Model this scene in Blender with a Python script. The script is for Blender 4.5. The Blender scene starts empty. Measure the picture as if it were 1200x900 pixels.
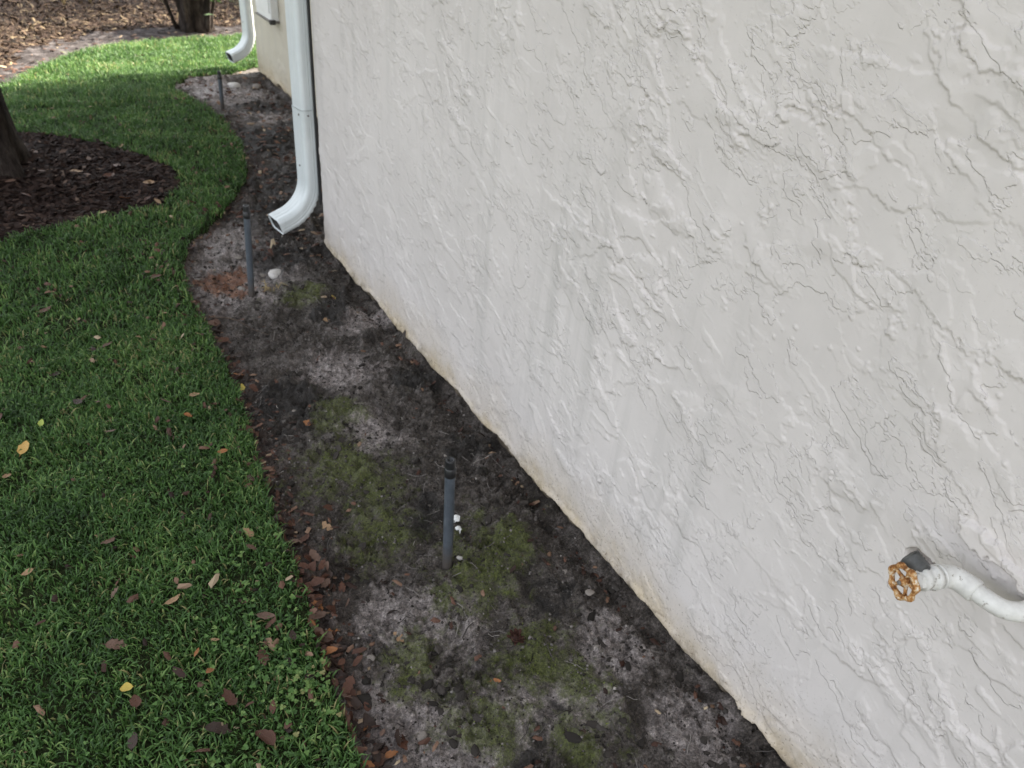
import bpy, bmesh, math, random
import numpy as np
from mathutils import Vector, Matrix
rad = math.radians
random.seed(7)
RNG = np.random.default_rng(11)
SC = bpy.context.scene
COL = SC.collection

# ------------------------------------------------------------------ camera
# world frame: the long stucco wall is the plane x = 0 running along +Y, the garden is at x < 0
cam_d = bpy.data.cameras.new('camera')
cam_d.sensor_width = 36.0
cam_d.lens = 27.18
cam_d.clip_start = 0.02
cam_d.clip_end = 2000
cam_d.dof.use_dof = True
cam_d.dof.focus_distance = 1.45
cam_d.dof.aperture_fstop = 6.5
cam = bpy.data.objects.new('camera', cam_d)
COL.objects.link(cam)
_f = Vector((0.466, 0.686, -0.559)).normalized()
_r = Vector((0.854, -0.515, 0.079)); _r = (_r - _f * _r.dot(_f)).normalized()
_u = _r.cross(_f)
cam.matrix_world = Matrix(((_r.x, _u.x, -_f.x, -1.038), (_r.y, _u.y, -_f.y, -0.396), (_r.z, _u.z, -_f.z, 1.5), (0, 0, 0, 1)))
SC.camera = cam

# ------------------------------------------------------------------ sky, sun, exposure
SUN_AZ = rad(80)          # clockwise from +Y: the sun stands behind the house
SUN_EL = rad(44)
world = bpy.data.worlds.new('World')
SC.world = world
world.use_nodes = True
_sk = world.node_tree.nodes.new('ShaderNodeTexSky')
_sk.sky_type = 'NISHITA'
_sk.sun_disc = False
_sk.sun_elevation = SUN_EL
_sk.sun_rotation = SUN_AZ
_sk.air_density = 1.0
_sk.dust_density = 4.0
_sk.ozone_density = 0.6
_hs = world.node_tree.nodes.new('ShaderNodeHueSaturation')      # thin white cloud veil: a paler sky
_hs.inputs['Saturation'].default_value = 0.26
world.node_tree.links.new(_sk.outputs[0], _hs.inputs['Color'])
world.node_tree.links.new(_hs.outputs[0], world.node_tree.nodes['Background'].inputs[0])
world.node_tree.nodes['Background'].inputs[1].default_value = 0.15
sun_d = bpy.data.lights.new('sun', 'SUN')
sun_d.energy = 5.0
sun_d.angle = rad(0.5)
sun_d.color = (1.0, 0.93, 0.78)
sun = bpy.data.objects.new('sun', sun_d)
COL.objects.link(sun)
_sd = Vector((math.sin(SUN_AZ) * math.cos(SUN_EL), math.cos(SUN_AZ) * math.cos(SUN_EL), math.sin(SUN_EL)))
sun.rotation_euler = (-_sd).to_track_quat('-Z', 'Y').to_euler()
sun.location = _sd * 30
vs = SC.view_settings
vs.view_transform = 'Standard'
vs.look = 'None'
vs.gamma = 1
vs.use_curve_mapping = False
vs.exposure = 2.2
SC.cycles.use_denoising = True
SC.cycles.max_bounces = 8

# ------------------------------------------------------------------ numpy noise
def _perm(seed):
    return np.random.default_rng(seed).permutation(512)
_PT = {}
def pn(x, y, seed=0):
    """gradient noise, about -1..1"""
    if seed not in _PT:
        r = np.random.default_rng(seed + 1000)
        a = r.random(512) * 2 * np.pi
        _PT[seed] = (r.permutation(512), np.cos(a), np.sin(a))
    p, ca, sa = _PT[seed]
    xi = np.floor(x).astype(np.int64); yi = np.floor(y).astype(np.int64)
    xf = x - xi; yf = y - yi
    u = xf * xf * xf * (xf * (xf * 6 - 15) + 10); v = yf * yf * yf * (yf * (yf * 6 - 15) + 10)
    def g(ix, iy, dx, dy):
        h = p[(p[ix & 511] + iy) & 511]
        return ca[h] * dx + sa[h] * dy
    n00 = g(xi, yi, xf, yf); n10 = g(xi + 1, yi, xf - 1, yf)
    n01 = g(xi, yi + 1, xf, yf - 1); n11 = g(xi + 1, yi + 1, xf - 1, yf - 1)
    return 1.45 * ((n00 * (1 - u) + n10 * u) * (1 - v) + (n01 * (1 - u) + n11 * u) * v)
def fbm(x, y, seed=0, o=4, gain=0.5):
    t = 0; a = 1; s = 0
    for k in range(o):
        t = t + a * pn(x * 2.03 ** k + 13.7 * k, y * 2.03 ** k - 7.1 * k, seed + k)
        s += a; a *= gain
    return t / s
def sstep(a, b, x):
    t = np.clip((x - a) / (b - a), 0, 1)
    return t * t * (3 - 2 * t)

# ------------------------------------------------------------------ helpers
def tag(o, label=None, cat=None, group=None, kind=None):
    if label: o['label'] = label
    if cat: o['category'] = cat
    if group: o['group'] = group
    if kind: o['kind'] = kind
    return o
def link(name, mesh, parent=None):
    o = bpy.data.objects.new(name, mesh)
    COL.objects.link(o)
    if parent is not None: o.parent = parent
    return o
def empty(name, loc=(0, 0, 0), rot=(0, 0, 0)):
    o = bpy.data.objects.new(name, None)
    o.empty_display_size = 0.1
    COL.objects.link(o)
    o.location = loc; o.rotation_euler = rot
    return o
def np_mesh(name, V, F, mat=None, smooth=True, attrs=None):
    """V (n,3); F (m,4) with -1 in the last column for triangles"""
    me = bpy.data.meshes.new(name)
    V = np.asarray(V, np.float32); F = np.asarray(F, np.int64)
    me.vertices.add(len(V)); me.vertices.foreach_set('co', V.ravel())
    if F.shape[1] == 3:
        cnt = np.full(len(F), 3)
        flat = F.ravel()
    else:
        cnt = np.where(F[:, 3] < 0, 3, 4)
        flat = F.ravel(); flat = flat[flat >= 0]
    me.loops.add(len(flat)); me.loops.foreach_set('vertex_index', flat.astype(np.int32))
    st = np.concatenate([[0], np.cumsum(cnt)[:-1]])
    me.polygons.add(len(cnt)); me.polygons.foreach_set('loop_start', st.astype(np.int32))
    me.polygons.foreach_set('loop_total', cnt.astype(np.int32))
    me.update(calc_edges=True)
    me.polygons.foreach_set('use_smooth', np.full(len(cnt), smooth))
    for k, a in (attrs or {}).items():
        at = me.attributes.new(k, 'FLOAT', 'POINT')
        at.data.foreach_set('value', np.asarray(a, np.float32))
    if mat: me.materials.append(mat)
    me.validate()
    return me
def bm_mesh(name, bm, mat=None, smooth=False):
    bmesh.ops.recalc_face_normals(bm, faces=bm.faces)
    me = bpy.data.meshes.new(name)
    bm.to_mesh(me); bm.free()
    if mat: me.materials.append(mat)
    if smooth: me.polygons.foreach_set('use_smooth', [True] * len(me.polygons))
    return me
def box(bm, c, s, bev=0.0, rot=None):
    r = bmesh.ops.create_cube(bm, size=1.0)
    vs_ = r['verts']
    bmesh.ops.scale(bm, vec=s, verts=vs_)
    if bev > 0:
        es = list({e for v in vs_ for e in v.link_edges})
        rr = bmesh.ops.bevel(bm, geom=es, offset=bev, segments=2, affect='EDGES', profile=0.5)
        vs_ = list({v for f in rr['faces'] for v in f.verts} | {v for v in vs_ if v.is_valid})
    if rot is not None: bmesh.ops.rotate(bm, cent=(0, 0, 0), matrix=rot, verts=vs_)
    bmesh.ops.translate(bm, vec=c, verts=vs_)
def tube(path, radii, n=16, cap=True, jitter=None):
    """sweep circles along a path -> V, F arrays"""
    P = [Vector(p) for p in path]
    V = []; F = []
    up = None
    for i, p in enumerate(P):
        t = (P[min(i + 1, len(P) - 1)] - P[max(i - 1, 0)]).normalized()
        if up is None:
            up = Vector((0, 0, 1)) if abs(t.z) < 0.9 else Vector((1, 0, 0))
        a = t.cross(up).normalized(); b = a.cross(t).normalized(); up = b
        for k in range(n):
            an = 2 * math.pi * k / n
            r = radii[i] * (jitter(i, an) if jitter else 1)
            V.append(p + a * (r * math.cos(an)) + b * (r * math.sin(an)))
    for i in range(len(P) - 1):
        for k in range(n):
            k2 = (k + 1) % n
            F.append((i * n + k, (i + 1) * n + k, (i + 1) * n + k2, i * n + k2))
    V = [tuple(v) for v in V]
    if cap:
        for i in (0, len(P) - 1):
            V.append(tuple(P[i])); c = len(V) - 1
            for k in range(n):
                k2 = (k + 1) % n
                F.append((c, i * n + k2, i * n + k, -1) if i else (c, i * n + k, i * n + k2, -1))
    return np.array(V), np.array(F)
def tube_obj(name, path, radii, mat, parent=None, n=16, cap=True, jitter=None):
    V, F = tube(path, radii, n, cap, jitter)
    return link(name, np_mesh(name, V, F, mat), parent)
def lathe(prof, n=24):
    """prof [(r,z)] -> V,F about z"""
    V = []; F = []
    for r, z in prof:
        for k in range(n):
            a = 2 * math.pi * k / n
            V.append((r * math.cos(a), r * math.sin(a), z))
    for i in range(len(prof) - 1):
        for k in range(n):
            k2 = (k + 1) % n
            F.append((i * n + k, i * n + k2, (i + 1) * n + k2, (i + 1) * n + k))
    return np.array(V), np.array(F)
def scatter(TV, TF, pos, scale, rotz, tilt=None, attr=None, squash=None):
    """copies of one template as ONE vertex/face array; tilt = (tx, ty) small slopes"""
    n = len(pos); m = len(TV)
    TV = np.asarray(TV, float)
    s = np.asarray(scale, float)
    if s.ndim == 1: s = np.stack([s, s, s], 1)
    v = TV[None] * s[:, None, :]
    if tilt is not None:
        ax, ay = tilt
        ca, sa = np.cos(ax)[:, None], np.sin(ax)[:, None]
        y = v[..., 1] * ca - v[..., 2] * sa; z = v[..., 1] * sa + v[..., 2] * ca
        cb, sb = np.cos(ay)[:, None], np.sin(ay)[:, None]
        x = v[..., 0] * cb + z * sb; z = -v[..., 0] * sb + z * cb
        v = np.stack([x, y, z], -1)
    c, si = np.cos(rotz)[:, None], np.sin(rotz)[:, None]
    x = v[..., 0] * c - v[..., 1] * si; y = v[..., 0] * si + v[..., 1] * c
    v = np.stack([x, y, v[..., 2]], -1) + np.asarray(pos)[:, None, :]
    TF = np.asarray(TF)
    off = (np.arange(n) * m)[:, None, None]
    f = np.where(TF[None] < 0, -1, TF[None] + off)
    A = np.repeat(attr, m) if attr is not None else None
    return v.reshape(-1, 3), f.reshape(-1, TF.shape[1]), A

# ------------------------------------------------------------------ material helper
class MT:
    def __init__(s, name, rough=0.8, spec=0.3):
        s.m = bpy.data.materials.new(name); s.m.use_nodes = True
        s.t = s.m.node_tree; s.b = s.t.nodes['Principled BSDF']
        s.b.inputs['Roughness'].default_value = rough
        s.b.inputs['Specular IOR Level'].default_value = spec
        s._co = None
    def n(s, typ, **k):
        x = s.t.nodes.new(typ)
        for a, v in k.items(): setattr(x, a, v)
        return x
    def l(s, a, b): s.t.links.new(a, b)
    def co(s):
        if s._co is None: s._co = s.n('ShaderNodeTexCoord').outputs['Object']
        return s._co
    def noise(s, scale, detail=4, rough=0.55, dist=0.0, vec=None, stretch=None):
        x = s.n('ShaderNodeTexNoise'); x.inputs['Scale'].default_value = scale
        x.inputs['Detail'].default_value = detail; x.inputs['Roughness'].default_value = rough
        x.inputs['Distortion'].default_value = dist
        v = vec or s.co()
        if stretch:
            mp = s.n('ShaderNodeMapping'); mp.inputs['Scale'].default_value = stretch
            s.l(v, mp.inputs[0]); v = mp.outputs[0]
        s.l(v, x.inputs['Vector'])
        return x.outputs['Fac']
    def ramp(s, fac, stops, interp='LINEAR'):
        x = s.n('ShaderNodeValToRGB'); cr = x.color_ramp; cr.interpolation = interp
        while len(cr.elements) < len(stops): cr.elements.new(0.5)
        for e, (p, c) in zip(cr.elements, stops):
            e.position = p
            e.color = (c, c, c, 1) if not hasattr(c, '__len__') else (*c, 1)
        s.l(fac, x.inputs[0])
        return x.outputs[0]
    def attr(s, name):
        x = s.n('ShaderNodeAttribute', attribute_name=name)
        return x.outputs['Fac']
    def math(s, op, a, b=None, c=None, clamp=False):
        x = s.n('ShaderNodeMath', operation=op, use_clamp=clamp)
        for i, q in enumerate((a, b, c)):
            if q is None: continue
            if isinstance(q, (int, float)): x.inputs[i].default_value = q
            else: s.l(q, x.inputs[i])
        return x.outputs[0]
    def mix(s, fac, a, b, mode='MIX'):
        x = s.n('ShaderNodeMix', data_type='RGBA', blend_type=mode)
        for i, q in ((0, fac), (6, a), (7, b)):
            if isinstance(q, (int, float)): x.inputs[i].default_value = q
            elif hasattr(q, '__len__') : x.inputs[i].default_value = (*q, 1)
            else: s.l(q, x.inputs[i])
        return x.outputs[2]
    def color(s, c):
        if hasattr(c, '__len__'): s.b.inputs['Base Color'].default_value = (*c, 1)
        else: s.l(c, s.b.inputs['Base Color'])
        return s
    def rough(s, r):
        s.l(r, s.b.inputs['Roughness']); return s
    def bump(s, h, strength=0.4, dist=0.005):
        x = s.n('ShaderNodeBump'); x.inputs['Strength'].default_value = strength
        x.inputs['Distance'].default_value = dist
        s.l(h, x.inputs['Height'])
        s.l(x.outputs[0], s.b.inputs['Normal']); return s

def simple(name, c0, c1, scale=30, rough=0.6, spec=0.4, bump=0.0, bscale=None):
    m = MT(name, rough, spec)
    m.color(m.ramp(m.noise(scale, 5), [(0.3, c0), (0.7, c1)]))
    if bump: m.bump(m.noise(bscale or scale * 4, 4), bump, 0.002)
    return m.m

# ------------------------------------------------------------------ materials
def stucco_material(name, c0, c1, stain=1.0):
    m = MT(name, 0.75, 0.22)
    sep = m.n('ShaderNodeSeparateXYZ'); m.l(m.co(), sep.inputs[0]); z = sep.outputs[2]
    base = m.ramp(m.noise(1.7, 6, 0.65), [(0.3, c0), (0.7, c1)])
    base = m.mix(m.math('MULTIPLY', m.ramp(m.noise(11, 6, 0.7), [(0.45, 0.0), (0.7, 1.0)]), 0.10), base, (0.44, 0.42, 0.39))
    # rain streaks: stretched vertically, grey, own shape
    st = m.ramp(m.noise(7.0, 4, 0.65, stretch=(1, 1.7, 0.10)), [(0.50, 0.0), (0.72, 1.0)])
    base = m.mix(m.math('MULTIPLY', m.math('MULTIPLY', st, m.ramp(m.noise(1.3, 3), [(0.4, 0.3), (0.62, 1.0)])), 0.46), base, (0.40, 0.385, 0.36))
    # soil splashed on the foot of the wall: big uneven tide line, then mud
    hgt = m.math('ADD', z, m.math('MULTIPLY', m.math('SUBTRACT', m.noise(4.5, 7, 0.7), 0.5), 0.30))
    sp = m.ramp(hgt, [(0.0, 1.0), (0.03, 0.8), (0.09, 0.3), (0.2, 0.0)])
    base = m.mix(m.math('MULTIPLY', sp, 0.88 * stain), base, m.ramp(m.noise(40, 5, 0.7), [(0.35, (0.36, 0.28, 0.165)), (0.65, (0.54, 0.445, 0.30))]))
    sp2 = m.ramp(m.math('ADD', z, m.math('MULTIPLY', m.math('SUBTRACT', m.noise(13, 7, 0.75), 0.5), 0.17)), [(0.0, 1.0), (0.045, 0.0)])
    base = m.mix(m.math('MULTIPLY', sp2, 0.85), base, m.ramp(m.noise(60, 4, 0.7), [(0.4, (0.07, 0.055, 0.038)), (0.65, (0.20, 0.155, 0.105))]))
    spat = m.math('MULTIPLY', m.ramp(m.noise(150, 3, 0.6), [(0.60, 0.0), (0.68, 1.0)]), m.ramp(hgt, [(0.03, 0.8), (0.30, 0.0)]))
    base = m.mix(spat, base, (0.16, 0.125, 0.09))
    speck = m.ramp(m.noise(260, 2, 0.6), [(0.66, 0.0), (0.75, 1.0)])
    base = m.mix(m.math('MULTIPLY', speck, 0.25), base, (0.27, 0.24, 0.21))
    m.color(base)
    rot = m.n('ShaderNodeMapping'); rot.inputs['Rotation'].default_value = (rad(-30), 0, 0); m.l(m.co(), rot.inputs[0])
    def flake(sc, lo, hi, det, st):
        return m.ramp(m.noise(sc, det, 0.55, 0.0, rot.outputs[0], st), [(lo, 0.0), (hi, 1.0)])
    msk = m.ramp(m.noise(5, 4, 0.6, 0, rot.outputs[0], (1, 0.7, 1.5)), [(0.46, 0.0), (0.58, 1.0)])
    fl = flake(26, 0.53, 0.545, 4, (1, 0.55, 1.0))
    fl2 = flake(60, 0.56, 0.58, 3, (1, 0.55, 1.0))
    fl3 = flake(12, 0.55, 0.562, 5, (1, 0.6, 1.1))
    g1 = m.math('ADD', m.math('MULTIPLY', m.noise(520, 4, 0.6), 0.11), m.math('MULTIPLY', m.noise(90, 5, 0.65), 0.16))
    h = m.math('ADD', g1, m.math('ADD', m.math('MULTIPLY', fl3, 0.8), m.math('MULTIPLY', msk, m.math('ADD', m.math('MULTIPLY', fl, 0.8), m.math('MULTIPLY', fl2, 0.32)))))
    m.bump(h, 1.0, 0.0016)
    return m.m
M = {}
M['stucco'] = stucco_material('painted_stucco', (0.585, 0.543, 0.518), (0.670, 0.625, 0.598))
M['stucco_wing'] = stucco_material('bounce_lit_stucco', (0.52, 0.475, 0.385), (0.60, 0.55, 0.455))  # warm bounce light off the grass is put into the wing's colour
M['foundation'] = simple('foundation_concrete', (0.07, 0.055, 0.04), (0.19, 0.155, 0.115), 25, 0.9, 0.2, 0.6)
M['roof'] = simple('roof_shingle', (0.09, 0.08, 0.07), (0.16, 0.14, 0.125), 40, 0.9, 0.2, 0.5)
M['trim'] = simple('white_trim_paint', (0.74, 0.74, 0.72), (0.82, 0.82, 0.80), 6, 0.5, 0.4)

def downspout_material():
    m = MT('white_painted_aluminium', 0.34, 0.5)
    c = m.ramp(m.noise(5, 5, 0.6), [(0.3, (0.60, 0.64, 0.645)), (0.7, (0.69, 0.725, 0.725))])
    d = m.ramp(m.noise(26, 5, 0.7, stretch=(1, 1, 0.15)), [(0.55, 0.0), (0.8, 1.0)])
    c = m.mix(m.math('MULTIPLY', d, 0.35), c, (0.36, 0.36, 0.33))
    m.color(c)
    m.bump(m.noise(14, 3), 0.12, 0.004)
    return m.m
M['spout'] = downspout_material()
M['spout_dark'] = simple('dark_metal', (0.03, 0.03, 0.03), (0.09, 0.085, 0.08), 40, 0.8, 0.2)
M['screw'] = simple('weathered_zinc_screw', (0.10, 0.09, 0.08), (0.22, 0.20, 0.18), 300, 0.5, 0.5)
def pvc_material():
    m = MT('grey_pvc', 0.45, 0.5)
    c = m.ramp(m.noise(35, 5, 0.65), [(0.3, (0.050, 0.060, 0.074)), (0.7, (0.088, 0.102, 0.120))])
    sc = m.ramp(m.noise(60, 5, 0.7, stretch=(1, 1, 0.12)), [(0.58, 0.0), (0.68, 1.0)])
    c = m.mix(m.math('MULTIPLY', sc, 0.35), c, (0.20, 0.21, 0.22))
    sep = m.n('ShaderNodeSeparateXYZ'); m.l(m.co(), sep.inputs[0])
    f = m.math('ADD', sep.outputs[2], m.math('MULTIPLY', m.math('SUBTRACT', m.noise(45, 6, 0.7), 0.5), 0.16))
    c = m.mix(m.ramp(f, [(0.07, 0.9), (0.15, 0.0)]), c, (0.075, 0.062, 0.052))
    m.color(c); m.bump(m.noise(150, 4), 0.15, 0.002)
    return m.m
M['pvc'] = pvc_material()
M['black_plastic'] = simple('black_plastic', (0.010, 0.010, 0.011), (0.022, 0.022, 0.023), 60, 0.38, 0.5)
def pipe_paint():
    m = MT('white_painted_pipe', 0.5, 0.4)
    c = m.ramp(m.noise(55, 5), [(0.3, (0.58, 0.565, 0.53)), (0.7, (0.74, 0.725, 0.69))])
    ch = m.ramp(m.noise(95, 6, 0.7), [(0.62, 0.0), (0.645, 1.0)])
    c = m.mix(m.math('MULTIPLY', ch, 0.8), c, m.ramp(m.noise(200, 3), [(0.4, (0.16, 0.13, 0.10)), (0.6, (0.33, 0.29, 0.24))]))
    gr = m.ramp(m.noise(30, 6, 0.75), [(0.5, 0.0), (0.75, 1.0)])
    c = m.mix(m.math('MULTIPLY', gr, 0.3), c, (0.33, 0.29, 0.23))
    m.color(c)
    m.bump(m.math('ADD', m.math('MULTIPLY', ch, -0.8), m.noise(160, 5, 0.7)), 0.5, 0.0015)
    return m.m
M['pipe_white'] = pipe_paint()
M['brass_tape'] = simple('dirty_joint', (0.20, 0.18, 0.15), (0.42, 0.39, 0.34), 120, 0.7, 0.3, 0.3)
def rust_material():
    m = MT('rusty_orange_handwheel', 0.72, 0.3)
    c = m.ramp(m.noise(140, 6, 0.7), [(0.34, (0.07, 0.028, 0.012)), (0.44, (0.28, 0.115, 0.032)), (0.52, (0.46, 0.24, 0.085)), (0.57, (0.56, 0.40, 0.23)), (0.63, (0.70, 0.62, 0.52))])
    m.color(c); m.bump(m.noise(260, 4, 0.7), 0.5, 0.002)
    return m.m
M['rust'] = rust_material()
M['nozzle'] = simple('dark_grey_hose_outlet', (0.055, 0.055, 0.053), (0.11, 0.11, 0.105), 90, 0.6, 0.4, 0.2)

def soil_material():
    m = MT('bare_soil', 0.7, 0.4)
    big = m.noise(6, 6, 0.62, 0.4)
    med = m.noise(26, 6, 0.68, 0.3)
    fine = m.noise(130, 5, 0.7)
    t = m.math('ADD', m.math('MULTIPLY', big, 0.30), m.math('ADD', m.math('MULTIPLY', med, 0.36), m.math('MULTIPLY', fine, 0.34)))
    c = m.ramp(t, [(0.37, (0.016, 0.013, 0.011)), (0.45, (0.050, 0.040, 0.032)), (0.52, (0.104, 0.087, 0.075)), (0.58, (0.172, 0.150, 0.137)), (0.66, (0.28, 0.25, 0.235))])
    # pale washed-out sand
    sand_c = m.ramp(m.noise(60, 6, 0.7), [(0.36, (0.15, 0.128, 0.118)), (0.5, (0.34, 0.295, 0.278)), (0.64, (0.54, 0.475, 0.45))])
    sf = m.math('ADD', m.math('MULTIPLY', m.attr('sand'), 1.35), m.math('MULTIPLY', m.math('SUBTRACT', m.noise(15, 8, 0.75, 0.6), 0.475), 3.0))
    c = m.mix(m.ramp(sf, [(0.35, 0.0), (1.0, 0.9)]), c, sand_c)
    # reddish debris stain
    c = m.mix(m.math('MULTIPLY', m.attr('litter'), 0.75), c, m.ramp(med, [(0.35, (0.022, 0.012, 0.009)), (0.65, (0.085, 0.045, 0.032))]))
    grain = m.ramp(m.noise(170, 6, 0.75), [(0.36, (0.30, 0.29, 0.28)), (0.5, (0.95, 0.95, 0.95)), (0.62, (1.9, 1.85, 1.8))])
    c = m.mix(0.68, c, grain, 'MULTIPLY')
    # moss
    moss_c = m.ramp(m.noise(150, 5, 0.7), [(0.34, (0.036, 0.044, 0.011)), (0.5, (0.110, 0.132, 0.026)), (0.66, (0.20, 0.235, 0.050))])
    mf = m.math('ADD', m.math('MULTIPLY', m.attr('moss'), 1.0), m.math('MULTIPLY', m.math('SUBTRACT', m.noise(24, 8, 0.75, 0.5), 0.45), 3.0))
    c = m.mix(m.ramp(mf, [(0.48, 0.0), (1.15, 0.70)]), c, moss_c)
    # rusty stain and wet film under the downspout outlet
    rf = m.math('ADD', m.math('MULTIPLY', m.attr('rust'), 1.5), m.math('MULTIPLY', m.math('SUBTRACT', m.noise(26, 6, 0.7), 0.5), 1.6))
    c = m.mix(m.ramp(rf, [(0.45, 0.0), (0.75, 0.9)]), c, m.ramp(med, [(0.35, (0.15, 0.055, 0.026)), (0.65, (0.36, 0.165, 0.085))]))
    m.rough(m.ramp(m.attr('wet'), [(0.2, 0.66), (0.8, 0.30)]))
    # damp dark patches
    df = m.math('ADD', m.attr('damp'), m.math('MULTIPLY', m.math('SUBTRACT', m.noise(9, 7, 0.72, 0.4), 0.48), 2.6))
    c = m.mix(m.ramp(df, [(0.35, 0.0), (0.75, 0.78)]), c, (0.016, 0.014, 0.012))
    # bleached grains
    gr = m.ramp(m.noise(210, 2, 0.5), [(0.70, 0.0), (0.76, 1.0)])
    c = m.mix(m.math('MULTIPLY', gr, 0.5), c, (0.34, 0.31, 0.28))
    m.color(c)
    h = m.math('ADD', m.math('MULTIPLY', med, 1.0), m.math('ADD', m.math('MULTIPLY', fine, 0.6), m.math('MULTIPLY', m.noise(420, 3, 0.7), 0.25)))
    m.bump(h, 1.0, 0.022)
    return m.m
M['soil'] = soil_material()
def thatch_material():
    m = MT('lawn_thatch', 0.95, 0.1)
    m.color(m.ramp(m.noise(70, 5, 0.7), [(0.3, (0.010, 0.012, 0.006)), (0.55, (0.026, 0.034, 0.013)), (0.75, (0.055, 0.052, 0.024))]))
    m.bump(m.noise(160, 4, 0.7), 0.8, 0.01)
    return m.m
M['thatch'] = thatch_material()
def mulch_ground():
    m = MT('dark_mulch_soil', 0.95, 0.1)
    m.color(m.ramp(m.noise(38, 6, 0.7), [(0.3, (0.012, 0.008, 0.007)), (0.55, (0.036, 0.022, 0.018)), (0.75, (0.085, 0.055, 0.044))]))
    m.bump(m.noise(80, 5, 0.7), 0.9, 0.015)
    return m.m
M['mulch'] = mulch_ground()
def straw_ground():
    m = MT('pine_straw_ground', 0.95, 0.1)
    m.color(m.ramp(m.noise(24, 6, 0.7), [(0.3, (0.016, 0.010, 0.008)), (0.5, (0.05, 0.032, 0.024)), (0.7, (0.10, 0.07, 0.052))]))
    m.bump(m.noise(60, 5, 0.7), 0.9, 0.02)
    return m.m
M['straw'] = straw_ground()
def grey_soil():
    m = MT('grey_sandy_soil', 0.95, 0.1)
    m.color(m.ramp(m.noise(14, 6, 0.7), [(0.3, (0.016, 0.013, 0.012)), (0.5, (0.050, 0.042, 0.041)), (0.7, (0.13, 0.115, 0.112))]))
    m.bump(m.noise(50, 5, 0.7), 0.9, 0.015)
    return m.m
M['grey_soil'] = grey_soil()
M['far_ground'] = simple('far_ground', (0.05, 0.06, 0.025), (0.11, 0.10, 0.06), 0.8, 0.95, 0.1)

def rnd_material(name, stops, rough=0.6, spec=0.3, trans=0.0, noise=0.0):
    m = MT(name, rough, spec)
    f = m.attr('rnd')
    if noise:
        f = m.math('ADD', f, m.math('MULTIPLY', m.math('SUBTRACT', m.noise(3.0, 4, 0.6), 0.5), noise), clamp=True)
    c = m.ramp(f, stops)
    m.color(c)
    if trans:
        tr = m.n('ShaderNodeBsdfTranslucent'); m.l(c, tr.inputs[0])
        ms = m.n('ShaderNodeMixShader'); ms.inputs[0].default_value = trans
        m.l(m.b.outputs[0], ms.inputs[1]); m.l(tr.outputs[0], ms.inputs[2])
        m.l(ms.outputs[0], m.t.nodes['Material Output'].inputs[0])
    return m.m
M['grass'] = rnd_material('grass_blade', [(0.0, (0.024, 0.052, 0.015)), (0.35, (0.062, 0.134, 0.034)), (0.70, (0.120, 0.232, 0.060)), (0.90, (0.235, 0.345, 0.105)), (1.0, (0.33, 0.29, 0.13))], 0.5, 0.35, 0.38, 0.7)
M['chip'] = rnd_material('bark_chip', [(0.0, (0.010, 0.006, 0.005)), (0.5, (0.030, 0.018, 0.014)), (0.85, (0.070, 0.044, 0.034)), (1.0, (0.22, 0.16, 0.125))], 0.85, 0.15)
M['needle'] = rnd_material('pine_needle', [(0.0, (0.012, 0.008, 0.005)), (0.5, (0.042, 0.026, 0.016)), (0.85, (0.088, 0.056, 0.035)), (1.0, (0.24, 0.18, 0.11))], 0.8, 0.2)
M['debris'] = rnd_material('leaf_debris', [(0.0, (0.016, 0.010, 0.008)), (0.45, (0.055, 0.026, 0.018)), (0.75, (0.12, 0.062, 0.042)), (0.93, (0.21, 0.13, 0.085)), (1.0, (0.38, 0.30, 0.20))], 0.7, 0.25)
M['clod'] = rnd_material('soil_crumb', [(0.0, (0.014, 0.012, 0.010)), (0.4, (0.060, 0.052, 0.046)), (0.7, (0.15, 0.135, 0.125)), (0.93, (0.27, 0.245, 0.225)), (1.0, (0.50, 0.46, 0.41))], 0.95, 0.15)
M['mosstuft'] = rnd_material('moss_tuft', [(0.0, (0.036, 0.046, 0.011)), (0.6, (0.115, 0.145, 0.028)), (1.0, (0.22, 0.26, 0.06))], 0.8, 0.2, 0.2)
M['crown'] = rnd_material('tree_leaf', [(0.0, (0.022, 0.050, 0.014)), (0.6, (0.045, 0.095, 0.026)), (1.0, (0.085, 0.14, 0.04))], 0.5, 0.4, 0.3)
def bark_material():
    m = MT('tree_bark', 0.92, 0.15)
    n = m.noise(16, 6, 0.7, stretch=(1, 1, 0.28))
    m.color(m.ramp(n, [(0.36, (0.008, 0.006, 0.005)), (0.5, (0.032, 0.024, 0.020)), (0.66, (0.085, 0.068, 0.058))]))
    m.bump(m.noise(34, 6, 0.7, stretch=(1, 1, 0.22)), 1.0, 0.03)
    return m.m
M['bark'] = bark_material()
def leaf_material(name, dark, mid, light, rough=0.6):
    m = MT(name, rough, 0.35)
    c = m.ramp(m.noise(55, 5, 0.65), [(0.30, dark), (0.52, mid), (0.74, light)])
    oi = m.n('ShaderNodeObjectInfo')
    c = m.mix(m.math('MULTIPLY', oi.outputs['Random'], 0.45), c, dark)
    m.color(c); m.bump(m.noise(130, 3), 0.35, 0.003)
    return m.m
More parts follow.
